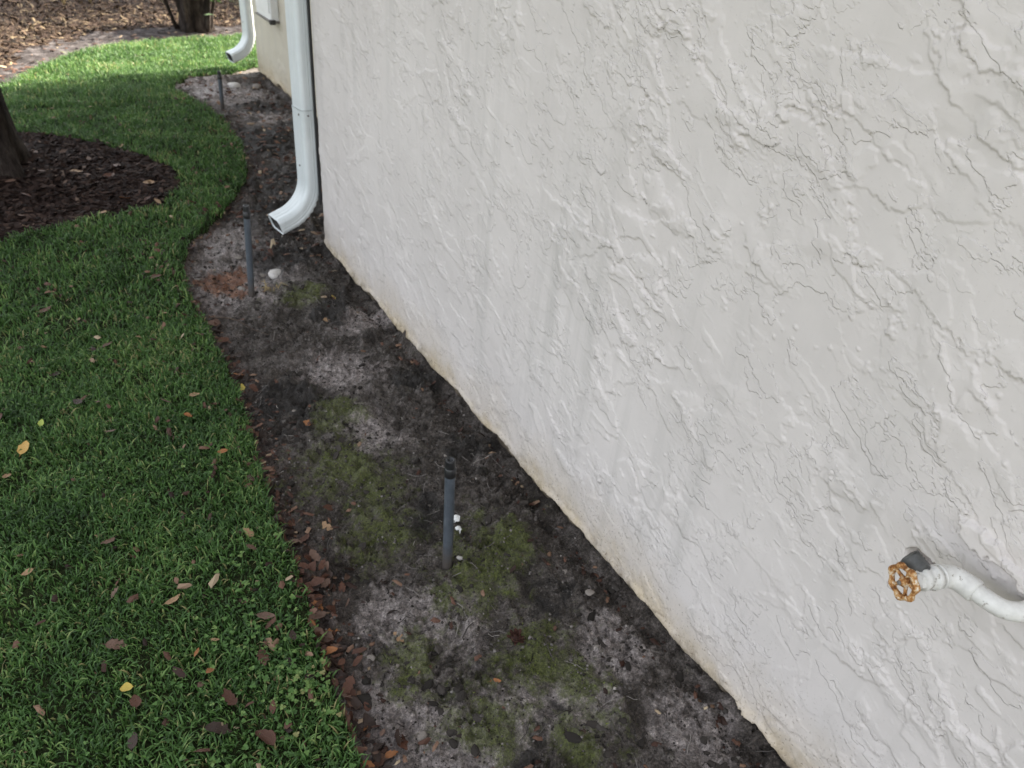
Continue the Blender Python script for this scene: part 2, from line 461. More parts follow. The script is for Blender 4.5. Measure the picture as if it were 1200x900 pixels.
LEAFM = {
    'tan': leaf_material('tan_dry_leaf', (0.20, 0.115, 0.055), (0.34, 0.215, 0.12), (0.48, 0.34, 0.21)),
    'yellow': leaf_material('yellow_leaf', (0.36, 0.26, 0.05), (0.56, 0.43, 0.09), (0.66, 0.56, 0.22)),
    'lime': leaf_material('lime_leaf', (0.22, 0.28, 0.05), (0.36, 0.42, 0.09), (0.48, 0.52, 0.18)),
    'gold': leaf_material('golden_leaf', (0.30, 0.16, 0.04), (0.50, 0.31, 0.09), (0.60, 0.44, 0.18)),
    'orange': leaf_material('orange_brown_leaf', (0.17, 0.065, 0.024), (0.32, 0.13, 0.045), (0.45, 0.23, 0.10)),
    'brown': leaf_material('brown_leaf', (0.040, 0.016, 0.009), (0.090, 0.036, 0.020), (0.165, 0.078, 0.046)),
    'dark': leaf_material('dark_wet_leaf', (0.016, 0.009, 0.006), (0.036, 0.020, 0.014), (0.075, 0.044, 0.031), 0.5),
    'pink': leaf_material('faded_pinkish_leaf', (0.070, 0.040, 0.028), (0.145, 0.085, 0.060), (0.24, 0.155, 0.112)),
}
M['paper'] = simple('white_scrap', (0.60, 0.60, 0.58), (0.78, 0.78, 0.76), 40, 0.7, 0.3)
M['stone'] = simple('pale_stone', (0.13, 0.11, 0.095), (0.32, 0.285, 0.255), 40, 0.85, 0.2, 0.4)
M['white_stone'] = simple('white_stone', (0.42, 0.39, 0.36), (0.66, 0.63, 0.60), 30, 0.8, 0.2, 0.4)
M['brick'] = simple('orange_brick', (0.17, 0.065, 0.034), (0.36, 0.155, 0.08), 30, 0.9, 0.15, 0.5)
M['twig'] = simple('twig', (0.045, 0.033, 0.026), (0.13, 0.10, 0.078), 60, 0.9, 0.15, 0.4)
M['straw_stalk'] = simple('dry_stalk', (0.28, 0.21, 0.11), (0.48, 0.38, 0.21), 60, 0.8, 0.2)
M['pod'] = simple('dark_cone', (0.020, 0.009, 0.007), (0.075, 0.032, 0.022), 90, 0.75, 0.25, 0.4)

# ------------------------------------------------------------------ ground layout (metres, plan view)
YC = 2.73                # near wall ends here
X2, Y2 = 0.62, 5.90      # rear wing is set back by X2 and ends at Y2
LAWN_E = np.array([(-0.78, -1.5), (-0.76, 0.0), (-0.749, 0.407), (-0.746, 0.53), (-0.734, 0.663), (-0.71, 0.865), (-0.706, 1.017), (-0.693, 1.22), (-0.657, 1.49), (-0.63, 1.766), (-0.624, 1.994), (-0.62, 2.282), (-0.626, 2.504), (-0.591, 2.775), (-0.513, 2.974), (-0.378, 3.156), (-0.216, 3.403), (-0.061, 3.738), (0.05, 4.23), (0.073, 4.762), (0.031, 5.074), (-0.06, 5.50)])
BACK_E = np.array([(-4.0, 4.6), (-1.9, 5.2), (-1.25, 5.55), (-1.015, 5.862), (-0.865, 6.19), (-0.606, 6.601), (-0.262, 6.942), (0.226, 7.109), (0.733, 7.152), (1.2, 7.25), (4.0, 7.4)])
MUL = np.array([(-2.2, 3.15), (-1.6, 3.12), (-1.227, 3.201), (-1.028, 3.314), (-0.779, 3.377), (-0.553, 3.406), (-0.416, 3.657), (-0.392, 3.915), (-0.495, 4.163), (-0.71, 4.457), (-0.905, 4.626), (-1.142, 4.825), (-1.7, 5.0), (-2.3, 4.7), (-2.5, 3.9)])
def inpoly(x, y, P):
    r = np.zeros(np.shape(x), bool)
    j = len(P) - 1
    for i in range(len(P)):
        xi, yi = P[i]; xj, yj = P[j]
        cnd = ((yi > y) != (yj > y)) & (x < (xj - xi) * (y - yi) / (yj - yi + 1e-12) + xi)
        r ^= cnd; j = i
    return r
BEDP = np.concatenate([LAWN_E, [(-0.045, 5.62), (-0.02, 5.70), (0.143, 5.80), (0.401, 5.86), (0.64, 6.02), (1.5, 6.05), (1.5, -1.5)]])
def edge_w(x, y):
    return 0.014 * fbm(x * 14, y * 14, 301, 3), 0.014 * fbm(x * 14, y * 14, 311, 3)
def classify(x, y):
    """0 lawn 1 bed 2 mulch 3 straw 4 grey soil"""
    wx, wy = edge_w(x, y)
    X, Y = x + wx, y + wy
    c = np.zeros(np.shape(x), int)
    back = np.interp(X, BACK_E[:, 0], BACK_E[:, 1]) + 0.05 * fbm(X * 5, Y * 5, 331, 3)
    wid = 0.62 - 0.16 * X
    c[Y > back] = 4
    c[Y > back + np.clip(wid, 0.12, 1.2) * (0.8 + 0.8 * fbm(X * 3, Y * 3, 341, 3))] = 3
    c[inpoly(X, Y, MUL)] = 2
    c[inpoly(X, Y, BEDP)] = 1
    return c
def blobs(x, y, L, grow=1.0):
    x, y = x + 0.11 * fbm(x * 7, y * 7, 471, 4, 0.6), y + 0.11 * fbm(x * 7 + 5, y * 7, 481, 4, 0.6)
    r = np.zeros(np.shape(x))
    for bx_, by_, br in L:
        d = ((x - bx_) ** 2 + (y - by_) ** 2) / (br * grow * 1.25) ** 2
        r = np.maximum(r, np.exp(-d * 0.9))
    return r
MOSS = [(-0.22, 0.8, 0.09), (-0.3, 0.76, 0.087), (-0.37, 0.72, 0.063), (-0.55, 0.59, 0.073), (-0.32, 0.47, 0.088), (-0.27, 0.4, 0.067), (-0.51, 0.38, 0.08), (-0.46, 1.0, 0.102), (-0.46, 1.28, 0.112), (-0.24, 2.35, 0.085), (-0.15, 0.86, 0.06), (-0.33, 0.24, 0.071), (-0.38, 1.53, 0.07), (-0.42, 1.14, 0.072)]
SAND = [(-0.68, 0.46, 0.11), (-0.64, 0.36, 0.13), (-0.69, 0.56, 0.04), (-0.5, 0.66, 0.09), (-0.57, 0.75, 0.061), (-0.31, 0.32, 0.064), (-0.14, 0.4, 0.06), (-0.33, 1.43, 0.08), (-0.28, 1.78, 0.104), (-0.5, 2.57, 0.21), (-0.42, 2.60, 0.19), (-0.38, 2.92, 0.15), (-0.30, 2.58, 0.10), (0.13, 5.74, 0.185), (0.21, 5.36, 0.207), (-0.08, 2.05, 0.065), (-0.54, 0.33, 0.035), (-0.43, 0.38, 0.046), (-0.1, 0.15, 0.08), (0.35, 4.8, 0.12)]
DAMP = [(-0.36, 0.35, 0.026), (-0.43, 0.3, 0.028), (-0.33, 1.0, 0.07), (-0.52, 1.67, 0.11), (-0.2, 0.6, 0.053), (0.14, 2.58, 0.095), (-0.2, 2.71, 0.148), (-0.08, 1.2, 0.06), (-0.06, 1.6, 0.07), (-0.15, 2.2, 0.08), (0.22, 4.3, 0.30), (0.3, 3.5, 0.36), (0.0, 3.2, 0.2), (0.42, 5.0, 0.16)]
def height(x, y):
    h = 0.016 * fbm(x * 2.6, y * 2.6, 401, 3) + 0.011 * fbm(x * 9, y * 9, 411, 4)
    bed = 1 - sstep(-0.02, 0.03, np.interp(y, LAWN_E[:, 1], LAWN_E[:, 0]) - x)
    bed = np.where(y > 5.75, 0, bed)
    rough = 0.020 * fbm(x * 22, y * 22, 421, 5, 0.65) + 0.012 * np.abs(fbm(x * 75, y * 75, 431, 3))
    crk = fbm(x * 10, y * 10, 491, 4, 0.6)
    rough = rough - 0.016 * np.exp(-(crk / 0.05) ** 2) * sstep(0.0, 0.3, fbm(x * 5, y * 5, 495, 2))
    clod = fbm(x * 40, y * 40, 497, 2)
    rough = rough + 0.010 * sstep(0.12, 0.30, clod) * sstep(-0.05, 0.25, fbm(x * 6, y * 6, 499, 2))
    lump = 0.034 * sstep(0.05, 0.6, fbm(x * 11 + 3, y * 11, 441, 4, 0.6))
    h = h + bed * (rough + lump - 0.012)
    # runnel along the foot of the wall
    wx = np.where(y < YC + 0.02, 0.0, X2)
    d = wx - x
    gl = np.exp(-((d - 0.03 - 0.012 * fbm(y * 9, x * 0 + 2, 451, 3)) / 0.026) ** 2) * (0.018 + 0.016 * fbm(y * 5, x * 0 + 9, 461, 3))
    h = h - bed * np.clip(gl, 0, 1)
    # scour under the downspout outlet
    h = h - 0.02 * np.exp(-(((x + 0.38) / 0.16) ** 2 + ((y - 2.62) / 0.16) ** 2))
    h = h + bed * 0.010 * sstep(0.3, 0.9, blobs(x, y, MOSS) + 0.5 * fbm(x * 26, y * 26, 485, 3))      # moss cushions
    # soil heaped against the wall in places
    h = h + bed * 0.035 * np.exp(-np.clip(d, 0, 9) / 0.022) * sstep(0.0, 0.35, fbm(y * 4, x * 0 + 3, 487, 3))
    # lawn stands a little proud of the eroded bed; soil heaped round the tree
    h = h + 0.012 * (1 - bed)
    h = h + 0.07 * np.exp(-(((x + 1.25) / 0.42) ** 2 + ((y - 4.02) / 0.42) ** 2))
    return h
def hz(x, y):
    return float(height(np.array([x], float), np.array([y], float))[0])

def grade(a, b, f):
    r = [a]
    while r[-1] < b: r.append(r[-1] + f(r[-1]))
    r[-1] = b
    return np.array(r)
gx = grade(-4.0, 1.2, lambda x: 0.05 if x < -1.5 else (0.018 if x < -0.85 else (0.0062 if x < 0.06 else 0.02)))
gy = grade(-1.2, 10.5, lambda y: 0.03 if y < 0.0 else (0.0062 + max(0, y - 1.0) * 0.0042))
GX, GY = np.meshgrid(gx, gy)
VX, VY = GX.ravel(), GY.ravel()
VZ = height(VX, VY)
rust = blobs(VX, VY, [(-0.45, 2.60, 0.075), (-0.49, 2.54, 0.05), (-0.46, 2.50, 0.045)]); wet = blobs(VX, VY, [(-0.47, 2.6, 0.14), (-0.30, 2.58, 0.08), (-0.38, 2.9, 0.09), (0.2, 5.5, 0.12)])
moss = blobs(VX, VY, MOSS); sand = blobs(VX, VY, SAND); damp = blobs(VX, VY, DAMP)
dl = VX - np.interp(VY, LAWN_E[:, 1], LAWN_E[:, 0])
litter = np.exp(-np.clip(dl - 0.01, 0, 9) / 0.045) * (VY < 5.4)
nx, ny = len(gx), len(gy)
iy, ix = np.meshgrid(np.arange(ny - 1), np.arange(nx - 1), indexing='ij')
Q = np.stack([iy * nx + ix, iy * nx + ix + 1, (iy + 1) * nx + ix + 1, (iy + 1) * nx + ix], -1).reshape(-1, 4)
fc = classify(VX[Q].mean(1), VY[Q].mean(1))
GV = np.stack([VX, VY, VZ], 1)
for cl, nm, mt in ((0, 'lawn', 'thatch'), (1, 'soil_bed', 'soil'), (2, 'mulch_bed', 'mulch'), (3, 'pine_straw_bed', 'straw'), (4, 'sandy_soil_strip', 'grey_soil')):
    q = Q[fc == cl]
    use = np.unique(q)
    mp = np.zeros(len(GV), int); mp[use] = np.arange(len(use))
    me = np_mesh(nm, GV[use], mp[q], M[mt], True, dict(moss=moss[use], sand=sand[use], damp=damp[use], litter=litter[use], rust=rust[use], wet=wet[use]))
    tag(link(nm, me), kind='structure')
# the wide sheet beyond, below the modelled ground
V = []; F = []
rr = [0.0, 8, 14, 25, 60, 200, 900]
for i, r_ in enumerate(rr):
    for k in range(32):
        a = 2 * math.pi * k / 32
        V.append((-1 + r_ * math.cos(a), 4 + r_ * math.sin(a), -0.07 + (0.0 if r_ < 10 else 0.02)))
for i in range(len(rr) - 1):
    for k in range(32):
        k2 = (k + 1) % 32
        F.append((i * 32 + k, (i + 1) * 32 + k, (i + 1) * 32 + k2, i * 32 + k2))
tag(link('ground', np_mesh('ground', V, F, M['far_ground'])), kind='structure')

# ------------------------------------------------------------------ house
def stucco_height(y, z, ys, zs):
    """hand-trowelled skip texture in metres, positive = out of the wall; flat patches with torn edges"""
    sh = (len(zs), len(ys))
    dy = np.gradient(ys); dz = np.gradient(zs)
    def step(n, thr, w):
        """thresholded field with an edge of roughly constant width w (metres)"""
        N = n.reshape(sh)
        gz, gy_ = np.gradient(N)
        g_ = np.sqrt((gz / dz[:, None]) ** 2 + (gy_ / dy[None, :]) ** 2).ravel()
        return sstep(0, 1, (n - thr) / (w * np.clip(g_, 3.0, 400)))
    wy = y + 0.016 * fbm(y * 16, z * 16, 501, 4, 0.6); wz = z + 0.016 * fbm(y * 16, z * 16, 511, 4, 0.6)
    rag = fbm(y * 60, z * 60, 521, 4, 0.65)
    h = 0.0022 * fbm(y * 3.2, z * 3.2, 531, 2) + 0.0008 * fbm(y * 11, z * 11, 536, 2)
    for k, (ang, sy, sz, thr, A) in enumerate(((26, 3.2, 7.0, 0.05, 0.0044), (40, 4.6, 9.0, 0.12, 0.0046), (10, 5.6, 10.0, 0.16, 0.0042), (58, 6.5, 10.0, 0.20, 0.0040), (-32, 6.0, 9.0, 0.22, 0.0038), (30, 9.0, 20.0, 0.24, 0.0036))):
        a = rad(ang); c, s = math.cos(a), math.sin(a)
        u = wy * c + wz * s; v = -wy * s + wz * c
        n = fbm(u * sy, v * sz, 541 + 20 * k, 2, 0.4) + 0.085 * rag
        feather = sstep(-0.10, 0.22, fbm(u * 4.2 + 7, v * 5, 546 + 20 * k, 3, 0.6))
        edge = step(n, thr, 0.0016)
        fill = 1 - 0.92 * sstep(thr + 0.16, thr + 1.0, n)      # each patch thins out away from its torn edge
        h = h + A * feather * edge * fill
    # straight drag lines left by the trowel, few
    for k, (ang, f1, f2) in enumerate(((28, 4.0, 36), (40, 3.4, 26))):
        a = rad(ang); c, s = math.cos(a), math.sin(a)
        u = y * c + z * s; v = -y * s + z * c
        n = pn(u * f1, v * f2, 701 + k) + 0.04 * rag
        h = h + 0.0018 * np.exp(-(n / 0.05) ** 2) * sstep(0.30, 0.55, fbm(u * 5, v * 9, 711 + 5 * k, 3, 0.6))
    # torn, flaky streaks
    a = rad(28); c, s = math.cos(a), math.sin(a)
    u = wy * c + wz * s; v = -wy * s + wz * c
    msk = sstep(0.10, 0.34, fbm(u * 5, v * 11, 721, 4, 0.6) + 0.15 * rag)
    f1 = step(fbm(u * 42, v * 70, 731, 3, 0.6) + 0.1 * rag, 0.12, 0.0022)
    f2 = step(fbm(u * 80, v * 130, 736, 2, 0.6), 0.18, 0.0018)
    h = h + msk * (0.0010 * f1 + 0.0008 * f2)
    calm = (0.30 + 0.70 * sstep(-0.32, 0.12, fbm(y * 2.2, z * 2.2, 781, 3))) * (1 - 0.38 * sstep(0.5, 1.7, y))
    h = h * calm * 0.80
    # single stray crumbs
    h = h + 0.0022 * sstep(0.60, 0.70, pn(y * 85, z * 85, 741)) * sstep(0.0, 0.3, fbm(y * 5, z * 5, 745, 2))
    # plaster smeared round the pipe where it leaves the wall
    vy_ = y + 0.145; vz_ = z - 0.745 - 0.16 * (y + 0.135) - 0.012 * fbm(y * 30, z * 30, 771, 3)
    h = h + 0.012 * sstep(1.0, 0.7, np.abs(vz_) / (0.016 + 0.012 * pn(y * 22, z * 6, 775)) + 0.5 * rag) * sstep(1.0, 0.8, np.abs(vy_) / 0.085 + 0.35 * rag)
    # ragged hole behind the tap outlet
    d_ = np.sqrt(((y + 0.040) / 0.026) ** 2 + ((z - 0.648) / 0.019) ** 2) + 0.35 * rag
    h = h - 0.055 * sstep(1.05, 0.85, d_)
    return h

house = empty('stucco_house', (0, 0, 0))
tag(house, 'off-white house with rough trowelled stucco wall and a set-back rear wing', 'house')
def wall_grid(name, ys, zs, xface, mat, ragged=True):
    A, B = np.meshgrid(ys, zs)
    y, z = A.ravel(), B.ravel()
    zb = z.copy()
    if ragged:
        low = 0.018 + 0.034 * fbm(y * 4.5, y * 0 + 4, 751, 6, 0.65) + 0.018 * sstep(0.1, 0.4, fbm(y * 3.1, y * 0 + 6, 761, 2))
        k = 1 - sstep(0, 0.12, z)
        zb = z + (np.clip(low, -0.03, 0.06)) * k
    h = stucco_height(y, zb, ys, zs)
    x = xface - h
    if ragged:    # the bottom lip rolls back and swells a little
        x = x - 0.006 * np.exp(-((z - 0.012) / 0.012) ** 2) + 0.010 * (1 - sstep(0, 0.008, z))
    end = np.exp(-(ys[-1] - y) / 0.010)
    x = x + 0.012 * end          # softened outer corner
    n, m = len(ys), len(zs)
    jj, ii = np.meshgrid(np.arange(m - 1), np.arange(n - 1), indexing='ij')
    F = np.stack([jj * n + ii, (jj + 1) * n + ii, (jj + 1) * n + ii + 1, jj * n + ii + 1], -1).reshape(-1, 4)
    return link(name, np_mesh(name, np.stack([x, y, zb], 1), F, M[mat]), house)
ys = np.concatenate([grade(-2.0, -0.42, lambda y: 0.03), grade(-0.42, YC, lambda y: 0.0021 + max(0, y - 0.2) * 0.0018)[1:]])
zs = np.concatenate([grade(0.0, 1.56, lambda z: 0.0023 if z > 0.40 else 0.0031), grade(1.56, 2.75, lambda z: 0.03)[1:]])
wall_grid('stucco_wall', ys, zs, 0.0, 'stucco')
ys2 = grade(YC + 0.0, Y2, lambda y: 0.012)
zs2 = np.concatenate([grade(0.0, 0.75, lambda z: 0.010), grade(0.75, 2.75, lambda z: 0.05)[1:]])
wall_grid('rear_wing_wall', ys2, zs2, X2, 'stucco_wing')
# end returns, backs and foundations
def ret_wall(name, x0, x1, y, t, zb=0.02):
    bm = bmesh.new()
    box(bm, ((x0 + x1) / 2, y - t / 2, (zb + 2.75) / 2), (x1 - x0, t, 2.75 - zb))
    link(name, bm_mesh(name, bm, M['stucco']), house)
ret_wall('return_wall', 0.012, X2 + 0.02, YC - 0.0005, 0.12)
ret_wall('end_wall', X2 + 0.012, 9.0, Y2 - 0.0005, 0.12)
bm = bmesh.new()
box(bm, (0.055, (YC - 2.0) / 2 - 0.08, -0.09), (0.07, YC + 2.0 - 0.2, 0.42))
link('foundation', bm_mesh('foundation', bm, M['foundation']), house)
bm = bmesh.new()
box(bm, (X2 + 0.055, (YC + Y2) / 2, -0.09), (0.07, Y2 - YC - 0.06, 0.42))
link('foundation', bm_mesh('foundation', bm, M['foundation']), house)
bm = bmesh.new()
box(bm, (0.35, YC - 0.06, -0.09), (0.66, 0.10, 0.40))
link('foundation', bm_mesh('foundation', bm, M['foundation']), house)
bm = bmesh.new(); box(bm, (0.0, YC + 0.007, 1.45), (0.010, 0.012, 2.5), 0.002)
link('corner_shadow_strip', bm_mesh('corner_shadow_strip', bm, M['black_plastic']), house)  # black strip standing in for the shadow gap between downspout and corner
# gable roof with eaves (far above the picture; it shades the garden)
def roof_slab(name, x0, x1, z0, z1, y0, y1, mat, th=0.06):
    V = [(x0, y0, z0), (x1, y0, z1), (x1, y1, z1), (x0, y1, z0)]
    V += [(a, b, c + th) for a, b, c in V]
    F = [(0, 3, 2, 1), (4, 5, 6, 7), (0, 1, 5, 4), (1, 2, 6, 5), (2, 3, 7, 6), (3, 0, 4, 7)]
    return link(name, np_mesh(name, np.array(V), np.array(F), mat, False), house)
roof_slab('roof', -0.42, 4.8, 2.72, 4.5, -2.3, Y2 + 0.02, M['roof'])
roof_slab('roof', 9.6, 4.8, 2.72, 4.5, -2.3, Y2 + 0.02, M['roof'])
roof_slab('soffit', -0.40, 0.2, 2.66, 2.66, -2.2, Y2 - 0.02, M['trim'], 0.03)
bm = bmesh.new(); box(bm, (-0.43, (Y2 - 2.28) / 2, 2.70), (0.02, Y2 + 2.28, 0.17), 0.003)
link('fascia', bm_mesh('fascia', bm, M['trim']), house)
g = np.array([(X2 + 0.02, Y2 - 0.06, 2.74), (9.0, Y2 - 0.06, 2.74), (4.8, Y2 - 0.06, 4.48)])
link('gable', np_mesh('gable', g, np.array([(0, 1, 2)]), M['stucco'], False), house)
g2 = g.copy(); g2[:, 1] = -2.0; g2[0, 0] = 0.0
link('gable', np_mesh('gable', g2, np.array([(0, 2, 1)]), M['stucco'], False), house)

# ------------------------------------------------------------------ downspouts
def rect_profile(hx, hy, r=0.008, ribs=True):
    """rounded rectangle with shallow lengthwise ribs; returns list of (a,b) in section plane"""
    pts = []
    for cx, cy, a0 in ((hx - r, hy - r, 0), (-hx + r, hy - r, 90), (-hx + r, -hy + r, 180), (hx - r, -hy + r, 270)):
        for k in range(5):
            a = rad(a0 + 22.5 * k)
            pts.append((cx + r * math.cos(a), cy + r * math.sin(a)))
        # ribs along the following side
        if ribs:
            nxt = {0: (-1, 0), 90: (0, -1), 180: (1, 0), 270: (0, 1)}[a0]
            ln = 2 * ((hx if nxt[0] else hy) - r)
            nrm = {0: (0, 1), 90: (-1, 0), 180: (0, -1), 270: (1, 0)}[a0]
            sx, sy = pts[-1]
            for k in range(1, 14):
                t = k / 14
                d = -0.0018 * max(0.0, math.sin(t * math.pi * 6)) if 0.08 < t < 0.92 else 0
                pts.append((sx + nxt[0] * ln * t + nrm[0] * d, sy + nxt[1] * ln * t + nrm[1] * d))
    return pts
def sweep_profile(path, prof, scale_fn, th=0.0015):
    """path [(pos, x-axis dir a)], section spanned by a and y; outer + inner skin"""
    V = []; F = []; n = len(prof)
    for skin in (0, 1):
        for i, (p, a) in enumerate(path):
            for (u, w) in prof:
                k = (math.hypot(u, w) - th * skin) / math.hypot(u, w)
                du, dw = scale_fn(i, u, w)
                V.append((p[0] + a[0] * u * k * du, p[1] + w * k * dw, p[2] + a[1] * u * k * du))
    m = len(path); o = m * n
    for i in range(m - 1):
        for k in range(n):
            k2 = (k + 1) % n
            F.append((i * n + k, i * n + k2, (i + 1) * n + k2, (i + 1) * n + k))
            F.append((o + i * n + k2, o + i * n + k, o + (i + 1) * n + k, o + (i + 1) * n + k2))
    for i in (0, m - 1):
        for k in range(n):
            k2 = (k + 1) % n
            F.append((i * n + k, i * n + k2, o + i * n + k2, o + i * n + k))
    return np.array(V), np.array(F)
def make_downspout(loc, rz, label, top=2.62, bend=72, seam=0.60):
    t = empty('downspout', loc, (0, 0, rz))
    tag(t, label, 'downspout', 'downspouts at the house corners')
    prof = rect_profile(0.031, 0.050, 0.016)
    path = [((0, 0, z), (1, 0)) for z in (top, top - 0.004, 1.6, 1.0, seam - 0.024, seam - 0.03)]
    V, F = sweep_profile(path, prof, lambda i, u, w: (1, 1))
    link('pipe', np_mesh('pipe', V, F, M['spout']), t)
    # elbow with its sleeve
    path = [((0, 0, seam), (1, 0)), ((0, 0, seam - 0.006), (1, 0)), ((0, 0, seam - 0.012), (1, 0)), ((0, 0, 0.5), (1, 0)), ((0, 0, 0.303), (1, 0))]
    R = 0.17; z0 = 0.300
    N = 44
    crimp = {}
    for k in range(1, N + 1):
        a = rad(bend) * k / N
        path.append(((-R + R * math.cos(a), 0, z0 - R * math.sin(a)), (math.cos(a), -math.sin(a))))
        crimp[len(path) - 1] = k
    a = rad(bend)
    e = Vector((-R + R * math.cos(a), 0, z0 - R * math.sin(a))); d = Vector((-math.sin(a), 0, -math.cos(a)))
    for s in (0.015, 0.03, 0.047, 0.053):
        p = e + d * s
        path.append(((p.x, 0, p.z), (math.cos(a), -math.sin(a))))
    # shear the section so that it tilts with the bend; crimps on the outer side
    def sc(i, u, w):
        g_ = 1.05
        if i in crimp: g_ += 0.10 * crimp[i] / N
        elif i > 4: g_ += 0.10
        if i <= 1: g_ = 1.085
        if i in crimp and u > -0.012:
            g_ *= 1 + 0.16 * (0.5 + 0.5 * math.cos(crimp[i] / N * 2 * math.pi * 9)) * math.sin(math.pi * crimp[i] / N) ** 0.5 * min(1, (u + 0.012) / 0.03)
        return g_, (g_ if i <= 1 else (1.05 if i <= 4 else 1.05 + 0.06 * crimp.get(i, N) / N))
    V, F = sweep_profile(path, prof, sc)
    el = link('elbow', np_mesh('elbow', V, F, M['spout']), t)
    # dark skin inside the mouth
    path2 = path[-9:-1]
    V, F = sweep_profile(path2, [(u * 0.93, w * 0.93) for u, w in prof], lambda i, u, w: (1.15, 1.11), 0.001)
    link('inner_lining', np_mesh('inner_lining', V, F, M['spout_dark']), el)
    for (x, y, z) in ((-0.0330, 0.006, 0.36), (-0.0330, -0.02, seam - 0.022), (-0.008, -0.0530, seam - 0.022)):
        bm = bmesh.new()
        bmesh.ops.create_uvsphere(bm, u_segments=8, v_segments=6, radius=0.0042)
        bmesh.ops.translate(bm, vec=(x, y, z), verts=bm.verts)
        link('screw', bm_mesh('screw', bm, M['screw'], True), t)
    for z in (1.25, 2.3):     # straps that hold the pipe to the corner
        bm = bmesh.new()
        box(bm, (0.0, -0.0515, z), (0.066, 0.002, 0.03)); box(bm, (-0.0325, 0, z), (0.002, 0.105, 0.03)); box(bm, (0.05, -0.054, z), (0.05, 0.003, 0.03))
        link('strap', bm_mesh('strap', bm, M['spout']), t)
    return t
make_downspout((-0.027, YC + 0.066, 0), rad(8), 'white ribbed downspout at the end of the near stucco wall, elbow above wet soil', seam=0.60)
make_downspout((X2 - 0.024, Y2 + 0.062, -0.01), rad(8), 'white downspout at the far corner of the rear wing, outlet over sunlit grass')

# ------------------------------------------------------------------ white box on the rear wing
t = empty('utility_box', (X2, 5.39, 0.485))
tag(t, 'white flat utility box mounted on the rear wing wall', 'utility box')
bm = bmesh.new(); box(bm, (-0.03, 0, 0.20), (0.056, 0.34, 0.40), 0.006)
link('box_body', bm_mesh('box_body', bm, M['trim']), t)
bm = bmesh.new(); box(bm, (-0.0615, 0, 0.215), (0.006, 0.30, 0.34), 0.002)
link('cover', bm_mesh('cover', bm, M['trim']), t)
bm = bmesh.new(); box(bm, (-0.034, 0, -0.0065), (0.064, 0.36, 0.012), 0.002)
link('bottom_rail', bm_mesh('bottom_rail', bm, M['screw']), t)
bm = bmesh.new(); box(bm, (-0.05, -0.168, -0.006), (0.04, 0.03, 0.03), 0.006)
link('bracket', bm_mesh('bracket', bm, M['spout_dark']), t)

# ------------------------------------------------------------------ irrigation risers
def make_riser(x, y, h, lean, label, r=0.0125, grp='irrigation risers along the wall'):
    z = hz(x, y) - 0.05
    t = empty('irrigation_riser', (x, y, z), lean)
    tag(t, label, 'riser pipe', grp)
    H = h + 0.05
    V, F = lathe([(r, 0), (r, H - 0.06), (r, H - 0.035), (r * 0.8, H - 0.034)])
    link('pipe', np_mesh('pipe', V, F, M['pvc']), t)
    prof = [(r * 1.06, H - 0.05), (r * 1.12, H - 0.048), (r * 1.12, H - 0.026), (r * 0.98, H - 0.024)]
    zz = H - 0.024
    for k in range(5):      # thread
        prof += [(r * 0.92, zz + 0.001), (r * 0.98, zz + 0.002), (r * 0.92, zz + 0.0035)]
        zz += 0.004
    prof += [(r * 0.94, H - 0.002), (r * 0.86, H), (r * 0.55, H), (r * 0.5, H - 0.016), (0.0001, H - 0.016)]
    V, F = lathe(prof)
    ca = link('threaded_adapter', np_mesh('threaded_adapter', V, F, M['black_plastic']), t)
    return t
make_riser(-0.363, 0.812, 0.362, (rad(1.5), rad(-1.5), 0), 'dark grey plastic riser pipe with black threaded top standing in the green moss')
make_riser(-0.407, 2.437, 0.375, (0, rad(3.0), 0), 'dark grey plastic riser pipe beside the white elbow and pale washed sand', 0.0125)
make_riser(0.139, 5.048, 0.235, (0, rad(1.5), 0), 'short dark riser pipe on grey soil near the rear wing and lawn edge', 0.0125)

# ------------------------------------------------------------------ hose bibb
t = empty('hose_tap', (-0.05, -0.14, 0.70))
tag(t, 'white painted garden tap with rusty orange handwheel on the stucco wall', 'garden tap')
O = Vector((-0.05, -0.14, 0.70))
def L(p): return Vector(p) - O
def smooth_path(pts, n=6):
    P = [Vector(p) for p in pts]; out = []
    for i in range(len(P) - 1):
        p0, p1, p2, p3 = P[max(i - 1, 0)], P[i], P[i + 1], P[min(i + 2, len(P) - 1)]
        for k in range(n):
            s = k / n
            out.append(0.5 * ((2 * p1) + (-p0 + p2) * s + (2 * p0 - 5 * p1 + 4 * p2 - p3) * s * s + (-p0 + 3 * p1 - 3 * p2 + p3) * s ** 3))
    out.append(P[-1]); return out
pp = smooth_path([L(q) for q in ((0.03, -0.197, 0.716), (-0.012, -0.196, 0.715), (-0.036, -0.190, 0.714), (-0.049, -0.175, 0.712), (-0.052, -0.155, 0.711), (-0.053, -0.130, 0.711), (-0.054, -0.112, 0.711))], 6)
tube_obj('supply_pipe', pp, [0.0136] * len(pp), M['pipe_white'], t, 20)
